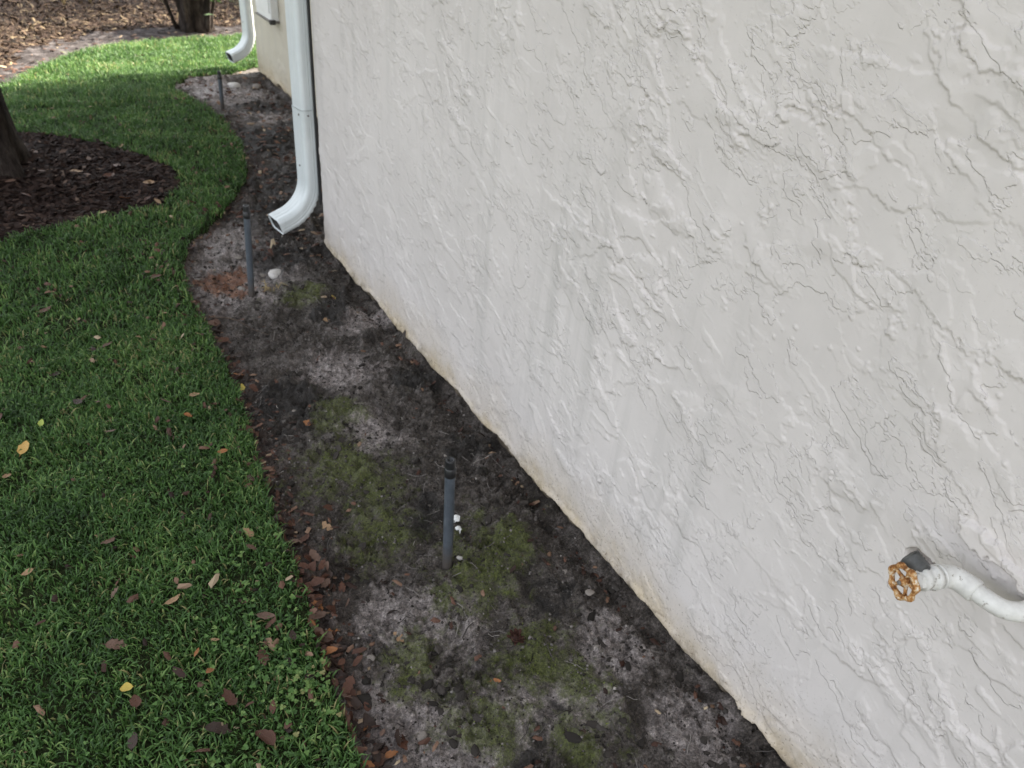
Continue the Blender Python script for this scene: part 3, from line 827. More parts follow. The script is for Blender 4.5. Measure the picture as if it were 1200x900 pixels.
# 45-degree elbow fitting with sockets
pp = smooth_path([L(q) for q in ((-0.053, -0.140, 0.711), (-0.054, -0.118, 0.711), (-0.059, -0.106, 0.711), (-0.070, -0.099, 0.7115), (-0.078, -0.0965, 0.7115))], 5)
rd = [0.0166] * len(pp); rd[0] = 0.0160; rd[1] = 0.0174; rd[2] = 0.0174; rd[3] = 0.0168; rd[-1] = 0.0166; rd[-2] = 0.0178; rd[-3] = 0.0178; rd[-4] = 0.0168
tube_obj('elbow_fitting', pp, rd, M['pipe_white'], t, 20)
ax = Vector((-0.955, 0.285, 0.02)).normalized()
b0 = L((-0.078, -0.0965, 0.7115))
def along(s): return b0 + ax * s
tube_obj('joint', [along(-0.002), along(0.004)], [0.0135, 0.0135], M['brass_tape'], t, 18)
prof = [(0.003, 0.0125), (0.004, 0.0160), (0.012, 0.0162), (0.013, 0.0140), (0.022, 0.0142), (0.023, 0.0150), (0.030, 0.0148), (0.031, 0.0115), (0.040, 0.0110), (0.041, 0.0085), (0.048, 0.0080)]
tube_obj('valve_body', [along(s) for s, r in prof], [r * 1.12 for s, r in prof], M['pipe_white'], t, 20)
tube_obj('packing_nut', [along(0.0305), along(0.031), along(0.038), along(0.0385)], [0.010, 0.0145, 0.0145, 0.010], M['pipe_white'], t, 6).data.polygons.foreach_set('use_smooth', [False] * 30)
tube_obj('stem', [along(0.047), along(0.060)], [0.0045, 0.0042], M['rust'], t, 10)
# outlet turned away along the wall, dark inside
od = Vector((-0.16, 0.80, 0.42)).normalized()
o0 = along(0.018)
prof = [(0.004, 0.0125), (0.014, 0.0128), (0.015, 0.0150), (0.020, 0.0152), (0.021, 0.0142), (0.025, 0.0152), (0.026, 0.0142), (0.030, 0.0152), (0.031, 0.0142), (0.037, 0.0150), (0.038, 0.0118), (0.026, 0.0112), (0.0255, 0.0005)]
tube_obj('hose_outlet', [o0 + od * s for s, r in prof], [r for s, r in prof], M['nozzle'], t, 20, cap=False)
# handwheel: scalloped rim, spokes and hub
wc = along(0.056)
e1 = ax.cross(Vector((0, 0, 1))).normalized(); e2 = e1.cross(ax).normalized()
wh = empty('tmp')
bpy.data.objects.remove(wh)
V = []; F = []; n1, n2 = 48, 10
for i in range(n1):
    a = 2 * math.pi * i / n1
    lob = 0.5 + 0.5 * math.cos(a * 7) + 0.25 * math.sin(a * 3 + 1)
    Rr = 0.0215 + 0.0022 * lob; rt = 0.0036 + 0.0014 * lob
    for k in range(n2):
        b = 2 * math.pi * k / n2
        p = wc + (e1 * math.cos(a) + e2 * math.sin(a)) * (Rr + rt * math.cos(b)) + ax * (rt * 1.15 * math.sin(b) + 0.003)
        V.append(tuple(p))
for i in range(n1):
    for k in range(n2):
        i2, k2 = (i + 1) % n1, (k + 1) % n2
        F.append((i * n2 + k, i2 * n2 + k, i2 * n2 + k2, i * n2 + k2))
rim = link('handwheel', np_mesh('handwheel', np.array(V), np.array(F), M['rust']), t)
for i in range(5):
    a = 2 * math.pi * i / 5 + 0.3
    dd = e1 * math.cos(a) + e2 * math.sin(a)
    tube_obj('spoke', [wc + dd * 0.004 - ax * 0.001, wc + dd * 0.013 + ax * 0.001, wc + dd * 0.0215 + ax * 0.003], [0.0034, 0.0027, 0.0031], M['rust'], rim, 8)
tube_obj('hub', [wc - ax * 0.004, wc - ax * 0.003, wc + ax * 0.004, wc + ax * 0.005, wc + ax * 0.009, wc + ax * 0.0095], [0.006, 0.0075, 0.0075, 0.005, 0.0045, 0.003], M['rust'], rim, 14)
tube_obj('screw', [wc + ax * 0.0094, wc + ax * 0.0112, wc + ax * 0.0118], [0.0036, 0.0034, 0.0018], M['screw'], rim, 10)

# ------------------------------------------------------------------ grass
def grass(name, n, xr, yr, hgt, wid, cls=(0,), seed=1, dens=None):
    r = np.random.default_rng(seed)
    x = r.uniform(*xr, n); y = r.uniform(*yr, n)
    k = np.isin(classify(x, y), cls)
    # thin spots
    k &= r.random(n) < 0.78 + 1.1 * fbm(x * 9, y * 9, 801, 4, 0.6)
    if dens is not None: k &= r.random(n) < dens(x, y)
    x, y = x[k], y[k]; n = len(x)
    z = height(x, y) - 0.003
    h = r.uniform(*hgt, n) * (1 + 0.45 * fbm(x * 6, y * 6, 811, 3)); w = r.uniform(*wid, n)
    a = r.uniform(0, 2 * np.pi, n)            # facing
    la = a + r.normal(0, 0.8, n) + np.pi / 2  # lean direction
    ln = np.abs(r.normal(0.55, 0.35, n)) * h
    dx, dy = np.cos(a) * w / 2, np.sin(a) * w / 2
    lx, ly = np.cos(la) * ln, np.sin(la) * ln
    droop = r.uniform(0.72, 1.0, n)
    P = np.zeros((n, 7, 3))
    for i, (s, ww, hh) in enumerate(((0, 0.75, 0), (0.22, 1.0, 0.42), (0.60, 0.8, 0.80))):
        P[:, 2 * i, 0] = x + lx * s - dx * ww; P[:, 2 * i + 1, 0] = x + lx * s + dx * ww
        P[:, 2 * i, 1] = y + ly * s - dy * ww; P[:, 2 * i + 1, 1] = y + ly * s + dy * ww
        P[:, 2 * i, 2] = P[:, 2 * i + 1, 2] = z + h * hh
    P[:, 6, 0] = x + lx * 1.15; P[:, 6, 1] = y + ly * 1.15; P[:, 6, 2] = z + h * droop * 0.98
    T = np.array([(0, 1, 3, 2), (2, 3, 5, 4), (4, 5, 6, -1)])
    F = np.where(T[None] < 0, -1, T[None] + (np.arange(n) * 7)[:, None, None]).reshape(-1, 4)
    rn = np.clip(r.beta(2.2, 2.6, n) + 0.30 * fbm(x * 4, y * 4, 821, 3), 0, 0.93)
    rn = np.where(r.random(n) < 0.035, r.uniform(0.95, 1.0, n), rn)
    me = np_mesh(name, P.reshape(-1, 3), F, M['grass'], True, dict(rnd=np.repeat(rn, 7)))
    o = link(name, me)
    return o
tag(grass('grass', 120000, (-1.75, -0.60), (-0.1, 2.3), (0.013, 0.031), (0.0024, 0.0048), seed=2), 'dense dark green lawn grass beside the soil bed', 'grass', kind='stuff')
tag(grass('grass', 100000, (-2.0, 0.12), (2.3, 5.2), (0.018, 0.038), (0.0030, 0.0052), seed=3), 'shaded green lawn grass curving round the mulch bed', 'grass', kind='stuff')
tag(grass('grass', 80000, (-1.6, 1.3), (5.2, 7.3), (0.028, 0.050), (0.0032, 0.0052), seed=4), 'sunlit yellow-green lawn grass behind the house shadow', 'grass', kind='stuff')
tag(grass('grass', 26000, (-4.0, -1.7), (-1.2, 5.6), (0.028, 0.050), (0.004, 0.006), seed=5), 'lawn grass running out to the far side of the garden', 'grass', kind='stuff')

cl_v = np.array([(0, 0, 0)] + [(0.5 * math.cos(a) * (1 if k % 2 else 0.75) + 0.42, 0.5 * math.sin(a) * (1 if k % 2 else 0.8), 0.06) for k, a in enumerate([rad(-150), rad(-90), rad(-40), rad(0), rad(40), rad(90), rad(150)])])
cl_f = np.array([(0, i, i + 1, -1) for i in range(1, 7)])
r = np.random.default_rng(61); n = 420
cx_ = r.normal(0, 1, (n, 2)) * np.array((0.07, 0.07)) + np.array([(-0.80, 0.62), (-0.86, 0.80), (-0.92, 0.48), (-0.80, 1.0), (-1.15, 0.62), (-1.0, 1.5), (-0.78, 1.45)])[r.choice(7, n, p=(.3, .25, .15, .1, .08, .06, .06))]
k = classify(cx_[:, 0], cx_[:, 1]) == 0
cx_ = cx_[k]; n = len(cx_)
P3 = np.repeat(np.column_stack([cx_, height(cx_[:, 0], cx_[:, 1]) + r.uniform(0.012, 0.026, n)]), 3, 0)
rz_ = np.repeat(r.uniform(0, 6.28, n), 3) + np.tile((0, 2.1, 4.2), n)
v, f, a_ = scatter(cl_v, cl_f, P3, np.repeat(r.uniform(0.005, 0.009, n), 3), rz_, (np.repeat(r.normal(0, 0.25, n), 3), np.repeat(r.normal(0, 0.25, n), 3)), np.clip(np.repeat(r.beta(4, 2.5, n), 3), 0, 0.9))
tag(link('clover', np_mesh('clover', v, f, M['grass'], True, dict(rnd=a_))), 'small bright clover leaves growing among the near lawn grass', 'clover', kind='stuff')

# ------------------------------------------------------------------ soil crumbs, moss, debris (uncountable)
def ico(seed, sub=1, j=0.3):
    bm = bmesh.new(); bmesh.ops.create_icosphere(bm, subdivisions=sub, radius=0.5)
    r = random.Random(seed)
    V = np.array([tuple(v.co * (1 + r.uniform(-j, j))) for v in bm.verts]); F = np.array([[v.index for v in f.verts] for f in bm.faces])
    bm.free(); return V, F
def pts_in(cls, n, xr, yr, seed, prob=None):
    r = np.random.default_rng(seed)
    x = r.uniform(*xr, n); y = r.uniform(*yr, n)
    k = np.isin(classify(x, y), cls)
    # nothing under the house
    k &= ~((x > -0.01) & (y < YC + 0.01)) & ~((x > X2 - 0.02) & (y < Y2))
    if prob is not None: k &= r.random(n) < prob(x, y)
    return x[k], y[k], r
def stuff(name, TV, TF, x, y, r, size, mat, label, cat, flat=(0.5, 0.9), tilt=0.3, lift=0.0, rnd=None, elong=(1, 1), smooth=False):
    n = len(x)
    s = r.uniform(*size, n) if not callable(size) else size(r, n)
    S = np.stack([s * r.uniform(*elong, n), s, s * r.uniform(*flat, n)], 1)
    z = height(x, y) + lift * s
    v, f, a = scatter(TV, TF, np.stack([x, y, z], 1), S, r.uniform(0, 2 * np.pi, n), (r.normal(0, tilt, n), r.normal(0, tilt, n)), rnd(r, n) if rnd else r.random(n))
    o = link(name, np_mesh(name, v, f, M[mat], smooth, dict(rnd=a)))
    return tag(o, label, cat, kind='stuff')
TV, TF = ico(1)
x, y, r = pts_in((1,), 34000, (-0.8, 0.0), (-0.1, 2.9), 21, lambda x, y: 0.45 + 0.9 * fbm(x * 9, y * 9, 851, 3) + 0.35 * np.exp(-(x / 0.09) ** 2))
stuff('soil_crumbs', TV, TF, x, y, r, lambda r, n: 0.0022 + 0.016 * r.beta(1.0, 7, n), 'clod', 'small grey soil crumbs scattered over the bare bed', 'soil crumbs', lift=0.12, rnd=lambda r, n: np.clip(r.beta(1.6, 2.6, n), 0, 1))
TV, TF = ico(2)
x, y, r = pts_in((1,), 5000, (-0.6, 0.62), (2.7, 5.9), 22, lambda x, y: 0.5 + 0.9 * fbm(x * 7, y * 7, 855, 3))
stuff('soil_crumbs', TV, TF, x, y, r, lambda r, n: 0.004 + 0.024 * r.beta(1.1, 7, n), 'clod', 'dark soil crumbs on the bed below the rear wing', 'soil crumbs', lift=0.12)
TV, TF = ico(5, 1, 0.38)
x, y, r = pts_in((1,), 1300, (-0.72, -0.005), (0.0, 2.8), 33, lambda x, y: sstep(0.0, 0.35, fbm(x * 6, y * 6, 857, 3)) + 0.5 * np.exp(-(x + 0.03) ** 2 / 0.04 ** 2))
stuff('soil_clods', TV, TF, x, y, r, (0.008, 0.024), 'clod', 'broken dark soil clods lying on the bare bed', 'soil clods', (0.35, 0.7), 0.3, 0.05, rnd=lambda r, n: 0.04 + r.beta(1.4, 2.6, n) * 0.5, elong=(0.8, 1.6))
# moss tufts: tiny upright blades
def tuft(x, y, r, name, h, label):
    n = len(x); P = np.zeros((n, 3, 3)); a = r.uniform(0, 2 * np.pi, n); w = r.uniform(0.0008, 0.0018, n); hh = r.uniform(*h, n)
    z = height(x, y) - 0.001
    P[:, 0] = np.stack([x - np.cos(a) * w, y - np.sin(a) * w, z], 1); P[:, 1] = np.stack([x + np.cos(a) * w, y + np.sin(a) * w, z], 1)
    P[:, 2] = np.stack([x + r.normal(0, 0.6, n) * hh, y + r.normal(0, 0.6, n) * hh, z + hh], 1)
    F = np.arange(n * 3).reshape(n, 3)
    tag(link(name, np_mesh(name, P.reshape(-1, 3), F, M['mosstuft'], False, dict(rnd=np.repeat(r.random(n), 3)))), label, 'moss', kind='stuff')
x, y, r = pts_in((1,), 70000, (-0.75, 0.0), (-0.05, 2.5), 23, lambda x, y: 0.6 * sstep(0.45, 1.0, blobs(x, y, MOSS) + 0.8 * fbm(x * 22, y * 22, 861, 3)))
tuft(x, y, r, 'moss', (0.002, 0.006), 'olive green moss in patches on the bare soil')
# chips and small torn leaf pieces
chipV = np.array([(-0.5, -0.22, 0), (0.1, -0.30, 0.06), (0.5, -0.05, 0), (0.35, 0.24, 0.08), (-0.35, 0.26, 0.02), (-0.05, 0.0, 0.16)])
chipF = np.array([(0, 1, 5), (1, 2, 5), (2, 3, 5), (3, 4, 5), (4, 0, 5)])
def lit_prob(x, y):
    d = x - np.interp(y, LAWN_E[:, 1], LAWN_E[:, 0])
    return np.exp(-np.clip(d, 0, 9) / 0.04) * (0.5 + 0.5 * (y < 2.0)) + 0.02 + 0.25 * np.exp(-(x + 0.03) ** 2 / 0.03 ** 2) * (y < YC)
x, y, r = pts_in((1,), 26000, (-0.8, 0.1), (-0.1, 5.4), 24, lit_prob)
stuff('leaf_debris', chipV, chipF, x, y, r, (0.006, 0.024), 'debris', 'broken reddish brown leaf debris along the lawn edge', 'leaf debris', (0.6, 1.5), 0.35, 0.1, elong=(0.8, 1.7))
x, y, r = pts_in((0,), 9000, (-1.7, 0.1), (-0.1, 5.3), 25, lambda x, y: 0.10 + 0.5 * sstep(0.1, 0.6, fbm(x * 5, y * 5, 871, 3)) + 0.4 * np.exp(-np.clip(np.interp(y, LAWN_E[:, 1], LAWN_E[:, 0]) - x, 0, 9) / 0.12))
n = len(x)
stuff('leaf_debris', chipV, chipF, x, y, r, (0.008, 0.026), 'debris', 'small brown leaf scraps caught between the lawn blades', 'leaf debris', (0.6, 1.5), 0.5, 0.75, elong=(0.8, 1.6))
x, y, r = pts_in((2,), 20000, (-2.4, -0.3), (3.0, 5.0), 26)
stuff('bark_mulch', chipV, chipF, x, y, r, (0.010, 0.038), 'chip', 'dark brown bark mulch and leaf bits round the tree', 'mulch', (0.4, 1.2), 0.35, 0.15, elong=(0.8, 2.0), rnd=lambda r, n: r.beta(1.6, 2.4, n))
x, y, r = pts_in((3,), 34000, (-3.2, 2.4), (5.0, 10.5), 27)
stuff('pine_straw', chipV, chipF, x, y, r, (0.012, 0.038), 'needle', 'reddish brown pine straw and leaf litter behind the lawn', 'pine straw', (0.4, 1.2), 0.4, 0.2, elong=(0.8, 3.2))
x, y, r = pts_in((4,), 2600, (-2.5, 2.2), (5.0, 9.0), 28)
stuff('leaf_debris', chipV, chipF, x, y, r, (0.012, 0.045), 'debris', 'brown leaf scraps on the grey soil strip behind the lawn', 'leaf debris', (0.4, 1.2), 0.3, 0.15, elong=(0.8, 1.8))
x, y, r = pts_in((1,), 1100, (-0.3, 0.62), (2.7, 5.9), 29)
stuff('leaf_debris', chipV, chipF, x, y, r, (0.012, 0.04), 'debris', 'brown leaf scraps on the soil below the rear wing', 'leaf debris', (0.4, 1.2), 0.3, 0.15, elong=(0.8, 1.8))
# fine twigs and rootlets lying on the bed
rt_ = np.random.default_rng(31)
Vt = []; Ft = []; At = []; off = 0
for k in range(420):
    px, py = rt_.uniform(-0.72, -0.01), rt_.uniform(0.0, 2.7)
    if classify(np.array([px]), np.array([py]))[0] != 1: continue
    a = rt_.uniform(0, 6.28); ln = rt_.uniform(0.012, 0.06); w = rt_.uniform(0.0005, 0.0012)
    pa = []
    for s in range(4):
        a += rt_.normal(0, 0.35)
        pa.append((px, py, hz(px, py) + 0.002 + 0.002 * rt_.random())); px += math.cos(a) * ln / 3; py += math.sin(a) * ln / 3
    v, f = tube(pa, [w] * 4, 4, False)
    Vt.append(v); Ft.append(f + off); At.append(np.full(len(v), rt_.random())); off += len(v)
o = link('rootlets', np_mesh('rootlets', np.concatenate(Vt), np.concatenate(Ft), M['clod'], True, dict(rnd=np.concatenate(At))))
tag(o, 'fine dead rootlets and straw bits lying on the bare soil', 'rootlets', kind='stuff')

# ------------------------------------------------------------------ fallen leaves, one by one
def leaf_mesh(kind, seed):
    r = random.Random(seed)
    rows = 9
    out = []
    for i in range(rows):
        t = i / (rows - 1)
        w = {'oval': 0.30, 'round': 0.44, 'narrow': 0.17, 'lobed': 0.34, 'curl': 0.30}[kind] * (math.sin(math.pi * min(1, t ** 0.85 * 0.97 + 0.015)) ** 0.75)
        if kind == 'lobed': w *= r.uniform(0.85, 1.1) if i % 2 == 0 else r.uniform(0.6, 0.8)
        w = max(w, 0.012)
        out.append((t - 0.5, w * r.uniform(0.85, 1.15), w * r.uniform(0.85, 1.15)))
    cu = {'curl': 2.4}.get(kind, r.uniform(0.3, 1.1)); be = r.uniform(-0.25, 0.45)
    V = []
    for i, (x, wl, wr) in enumerate(out):
        zz = be * (x * x) * 1.2 + r.uniform(-0.02, 0.02)
        for s, ww in ((-1, wl), (-0.5, wl * 0.5), (0, 0), (0.5, wr * 0.5), (1, wr)):
            wv = ww if s else 0
            a = cu * wv / 0.35 * 0.6
            yy = math.copysign(math.sin(a) / max(cu * 0.6 / 0.35, 1e-3), s) if s else 0
            z2 = (1 - math.cos(a)) / max(cu * 0.6 / 0.35, 1e-3)
            xs = x + (0.03 * (-1 if i % 2 else 1) * abs(s) if kind == 'lobed' else 0)
            V.append((xs, yy, zz + z2 + r.uniform(-0.012, 0.012)))
    F = []
    for i in range(rows - 1):
        for k in range(4):
            F.append((i * 5 + k, i * 5 + k + 1, (i + 1) * 5 + k + 1, (i + 1) * 5 + k))
    V = np.array(V); V[:, 2] -= V[:, 2].min()
    # stalk
    b = len(V); w = 0.012
    V = np.concatenate([V, [(-0.5, -w, V[2, 2]), (-0.5, w, V[2, 2]), (-0.72, w * 0.6, V[2, 2] + 0.05), (-0.72, -w * 0.6, V[2, 2] + 0.05)]])
    F.append((b, b + 1, b + 2, b + 3))
    return V, np.array(F)
_lm = {}
def leaf_data(kind, colr, var):
    key = (kind, colr, var)
    if key not in _lm:
        V, F = leaf_mesh(kind, hash((kind, var)) % 1000 if False else {'oval': 10, 'round': 20, 'narrow': 30, 'lobed': 40, 'curl': 50}[kind] + var)
        _lm[key] = np_mesh('fallen_leaf', V, F, LEAFM[colr])
    return _lm[key]
lr = random.Random(5)
def add_leaf(x, y, size, kind, colr, label, group, lift=0.0, rz=None, tilt=0.25):
    o = link('fallen_leaf', leaf_data(kind, colr, lr.randrange(3)))
    o.location = (x, y, hz(x, y) + lift)
    o.rotation_euler = (lr.gauss(0, tilt), lr.gauss(0, tilt), lr.uniform(0, 6.28) if rz is None else rz)
    o.scale = (size, size * lr.uniform(0.85, 1.1), size * lr.uniform(0.8, 1.1))
    tag(o, label, 'leaf', group)
    return o
CN = {'tan': 'tan', 'yellow': 'yellow', 'lime': 'lime green', 'gold': 'golden yellow', 'orange': 'orange brown', 'brown': 'brown', 'dark': 'dark brown', 'pink': 'faded pinkish brown'}
KN = {'oval': 'oval', 'round': 'small rounded', 'narrow': 'narrow', 'lobed': 'lobed', 'curl': 'curled'}
LEAVES = [(-0.992, 0.973, 0.056, 'narrow', 'tan'), (-1.12, 0.781, 0.03, 'round', 'yellow'), (-1.11, 0.742, 0.046, 'oval', 'brown'), (-1.238, 1.702, 0.058, 'oval', 'gold'), (-1.286, 1.598, 0.035, 'oval', 'tan'), (-1.186, 1.808, 0.028, 'round', 'lime'), (-1.128, 0.656, 0.042, 'oval', 'dark'), (-0.976, 0.81, 0.034, 'narrow', 'orange'), (-0.963, 0.748, 0.024, 'round', 'orange'), (-0.782, 1.105, 0.044, 'lobed', 'tan'), (-0.79, 1.047, 0.036, 'oval', 'pink'), (-1.091, 1.227, 0.047, 'lobed', 'pink'), (-1.101, 1.058, 0.036, 'lobed', 'pink'), (-1.265, 1.199, 0.032, 'oval', 'tan'), (-0.943, 0.662, 0.053, 'lobed', 'brown'), (-0.982, 0.602, 0.065, 'lobed', 'dark'), (-0.907, 0.544, 0.072, 'curl', 'brown'), (-0.873, 0.598, 0.035, 'oval', 'brown'), (-0.856, 0.728, 0.056, 'lobed', 'brown'), (-0.819, 0.829, 0.051, 'oval', 'pink'), (-1.122, 0.899, 0.052, 'lobed', 'pink'), (-0.765, 1.771, 0.043, 'oval', 'tan'), (-0.852, 1.77, 0.045, 'oval', 'pink'), (-0.806, 1.676, 0.031, 'round', 'orange'), (-1.02, 1.685, 0.038, 'oval', 'pink'), (-0.759, 1.452, 0.035, 'oval', 'orange'), (-0.744, 2.335, 0.044, 'oval', 'tan'), (-0.717, 2.635, 0.054, 'lobed', 'brown'), (-0.959, 2.172, 0.052, 'oval', 'brown'), (-1.116, 2.514, 0.062, 'lobed', 'brown'), (-1.031, 1.839, 0.034, 'oval', 'pink'), (-1.082, 1.867, 0.047, 'oval', 'dark'), (-0.855, 2.2, 0.03, 'round', 'tan'), (-0.934, 0.824, 0.023, 'oval', 'tan'), (-0.988, 0.726, 0.025, 'oval', 'pink'), (-1.29, 1.889, 0.045, 'oval', 'brown'), (-0.782, 0.752, 0.039, 'oval', 'dark'), (-0.12, 6.434, 0.092, 'oval', 'gold')]
SOIL_LEAVES = [(-0.609, 1.805, 0.056, 'narrow', 'yellow'), (-0.591, 1.089, 0.055, 'lobed', 'tan'), (-0.563, 0.671, 0.036, 'oval', 'tan'), (-0.60, 1.884, 0.046, 'oval', 'orange'), (-0.485, 1.536, 0.037, 'round', 'orange'), (-0.247, 1.342, 0.042, 'lobed', 'brown'), (-0.111, 2.291, 0.048, 'narrow', 'yellow'), (-0.209, 2.129, 0.052, 'narrow', 'tan'), (-0.60, 2.305, 0.051, 'oval', 'orange'), (-0.426, 0.457, 0.026, 'oval', 'orange'), (-0.70, 0.832, 0.04, 'oval', 'orange')]
UNIQUE = {(-0.992, 0.973): 'narrow tan leaf strip lying alone on the dark green lawn', (-1.12, 0.781): 'small bright yellow rounded leaf in the lawn touching a brown leaf', (-1.11, 0.742): 'brown oval leaf in the lawn beside the bright yellow leaf',
          (-1.238, 1.702): 'golden yellow leaf on the lawn beside a small tan leaf', (-1.186, 1.808): 'small lime green leaf on the lawn', (-0.907, 0.544): 'long curled brown leaf rolled up in the lawn', (-0.982, 0.602): 'large dark brown lobed leaf in the lawn',
          (-0.12, 6.434): 'golden leaf lying on the sunlit strip of lawn', (-0.609, 1.805): 'narrow yellow leaf where the lawn meets the soil', (-0.591, 1.089): 'tan lobed leaf curling up on bare soil near the litter', (-0.247, 1.342): 'brown lobed leaf on bare grey soil near the wall',
          (-0.111, 2.291): 'narrow yellow leaf on soil near the foot of the wall', (-0.209, 2.129): 'narrow tan leaf on soil below the downspout elbow', (-0.426, 0.457): 'tiny orange brown leaf on mossy soil', (-0.563, 0.671): 'tan oval leaf on the pale soil beside a moss patch'}
for (x_, y_, s_, k_, c_) in LEAVES:
    add_leaf(x_, y_, s_ * 0.82, k_, c_, UNIQUE.get((x_, y_), '%s %s fallen leaf lying in the lawn grass' % (CN[c_], KN[k_])), 'fallen leaves on the lawn', 0.021, rz=0.6 if (x_, y_) == (-0.992, 0.973) else None)
for (x_, y_, s_, k_, c_) in SOIL_LEAVES:
    add_leaf(x_, y_, s_ * 0.95, k_, c_, UNIQUE.get((x_, y_), '%s %s fallen leaf lying on the bare soil bed' % (CN[c_], KN[k_])), 'fallen leaves on the soil bed', 0.003)
for (x_, y_, s_, k_, c_) in [(-0.583, 4.341, 0.057, 'oval', 'tan'), (-0.848, 3.904, 0.06, 'oval', 'tan'), (-0.69, 3.534, 0.057, 'oval', 'orange'), (-0.809, 3.39, 0.062, 'oval', 'tan'), (-0.56, 3.44, 0.048, 'oval', 'tan'), (-1.112, 3.32, 0.048, 'oval', 'tan'), (-0.432, 3.928, 0.045, 'oval', 'tan')]:
    add_leaf(x_, y_, s_, k_, c_, '%s fallen leaf on the dark mulch around the tree' % CN[c_], 'fallen leaves on the mulch', 0.012)
for k in range(34):
    x_, y_ = lr.uniform(-1.9, -0.42), lr.uniform(3.25, 4.8)
    if classify(np.array([x_]), np.array([y_]))[0] != 2: continue
    c_ = lr.choice(['pink', 'pink', 'brown', 'tan'])
    add_leaf(x_, y_, lr.uniform(0.035, 0.06), 'oval', c_, '%s fallen leaf on the dark mulch around the tree' % CN[c_], 'fallen leaves on the mulch', 0.012)
# drift of leaves against the lawn edge
for k in range(168):
    y_ = lr.uniform(0.35, 1.15) if k < 128 else lr.uniform(1.15, 2.5)
    e_ = float(np.interp(y_, LAWN_E[:, 1], LAWN_E[:, 0]))
    x_ = e_ - 0.012 + abs(lr.gauss(0, (0.052 if k < 128 else 0.030) * (0.6 + 0.6 * math.sin(y_ * 9) ** 2)))
    c_ = lr.choice(['brown', 'brown', 'dark', 'dark', 'pink', 'brown', 'dark', 'brown', 'pink', 'brown', 'dark', 'brown', 'orange'])
    k_ = lr.choice(['oval', 'lobed', 'lobed', 'curl'])
    add_leaf(x_, y_, lr.choice((lr.uniform(0.016, 0.03), lr.uniform(0.028, 0.048))), k_, c_, '%s %s leaf in the drift along the lawn edge' % (CN[c_], KN[k_]), 'leaf drift along the lawn edge', 0.003 + 0.012 * lr.random(), tilt=0.5)
for k in range(26):
    x_, y_ = lr.uniform(-1.6, -0.72), lr.uniform(0.35, 5.2)
    if classify(np.array([x_]), np.array([y_]))[0] != 0: continue
    c_ = lr.choice(['brown', 'pink', 'dark', 'pink', 'tan'])
    k_ = lr.choice(['oval', 'lobed', 'oval'])
    add_leaf(x_, y_, lr.uniform(0.022, 0.038), k_, c_, '%s %s fallen leaf lying in the lawn grass' % (CN[c_], KN[k_]), 'fallen leaves on the lawn', 0.012)

# ------------------------------------------------------------------ small things on the soil
def pebble(name, x, y, size, mat, label, cat, seed, group=None, sq=(1.25, 0.9, 0.5), sub=2, j=0.17):
    V, F = ico(seed, sub, j)
    o = link(name, np_mesh(name, V, F, M[mat], True))
    o.location = (x, y, hz(x, y) + size * sq[2] * 0.05)
    o.scale = (size * sq[0], size * sq[1], size * sq[2])
    o.rotation_euler = (0, 0, random.Random(seed).uniform(0, 6.28))
    return tag(o, label, cat, group)
def scrap(x, y, s, rz, label):
    V = []; F = []; r = random.Random(int(s * 1e5))
    n = 7
    for i in range(n):
        for j_ in range(n):
            u, v = i / (n - 1) - 0.5, j_ / (n - 1) - 0.5
            k = 1 - 0.35 * abs(u * v) * 4 + r.uniform(-0.08, 0.08)
            V.append((u * s * k, v * s * 0.8 * k, s * (0.28 * math.sin(u * 5 + 1) * math.cos(v * 4) + 0.06 * r.random() + 0.25)))
    for i in range(n - 1):
        for j_ in range(n - 1):
            F.append((i * n + j_, (i + 1) * n + j_, (i + 1) * n + j_ + 1, i * n + j_ + 1))
    o = link('paper_scrap', np_mesh('paper_scrap', np.array(V), np.array(F), M['paper']))
    o.location = (x, y, hz(x, y)); o.rotation_euler = (rad(-12), rad(-14), rz)
    tag(o, label, 'scrap')
scrap(-0.268, 0.945, 0.034, 0.5, 'crumpled white paper scrap on moss behind the near riser pipe')
scrap(-0.283, 0.905, 0.024, 1.4, 'small white paper flake just below the larger scrap')
pebble('stone', -0.325, 0.815, 0.016, 'white_stone', 'small whitish stone at the foot of the mossy riser pipe', 'stone', 41)
pebble('stone', -0.262, 2.585, 0.062, 'white_stone', 'white stone lying in the wet soil below the downspout elbow', 'stone', 42, sq=(1.4, 0.9, 0.6), j=0.28, sub=2)
pebble('stone', -0.325, 2.60, 0.04, 'stone', 'flat grey stone beside the white stone under the elbow', 'stone', 43, sq=(1.3, 1, 0.35), j=0.3)
pebble('stone', 0.354, 5.568, 0.085, 'white_stone', 'white chunk of stone on the grey soil by the rear wing', 'stone', 44, sq=(1.1, 0.9, 0.6), j=0.2)
pebble('stone', 0.50, 5.50, 0.07, 'stone', 'greyish stone near the far corner of the rear wing', 'stone', 45, sq=(1.1, 0.9, 0.6), j=0.2)
for k, (x_, y_, s_) in enumerate(((-0.642, 0.645, 0.018), (-0.304, 1.04, 0.018), (-0.099, 0.557, 0.02), (-0.60, 0.60, 0.014), (-0.585, 0.545, 0.013), (-0.10, 0.66, 0.015), (-0.62, 0.425, 0.02), (-0.50, 1.62, 0.016), (-0.17, 1.20, 0.014))):
    pebble('pebble', x_, y_, s_, 'stone', 'small pale pebble pressed into the bare soil bed', 'pebble', 60 + k, 'pale pebbles on the soil bed')
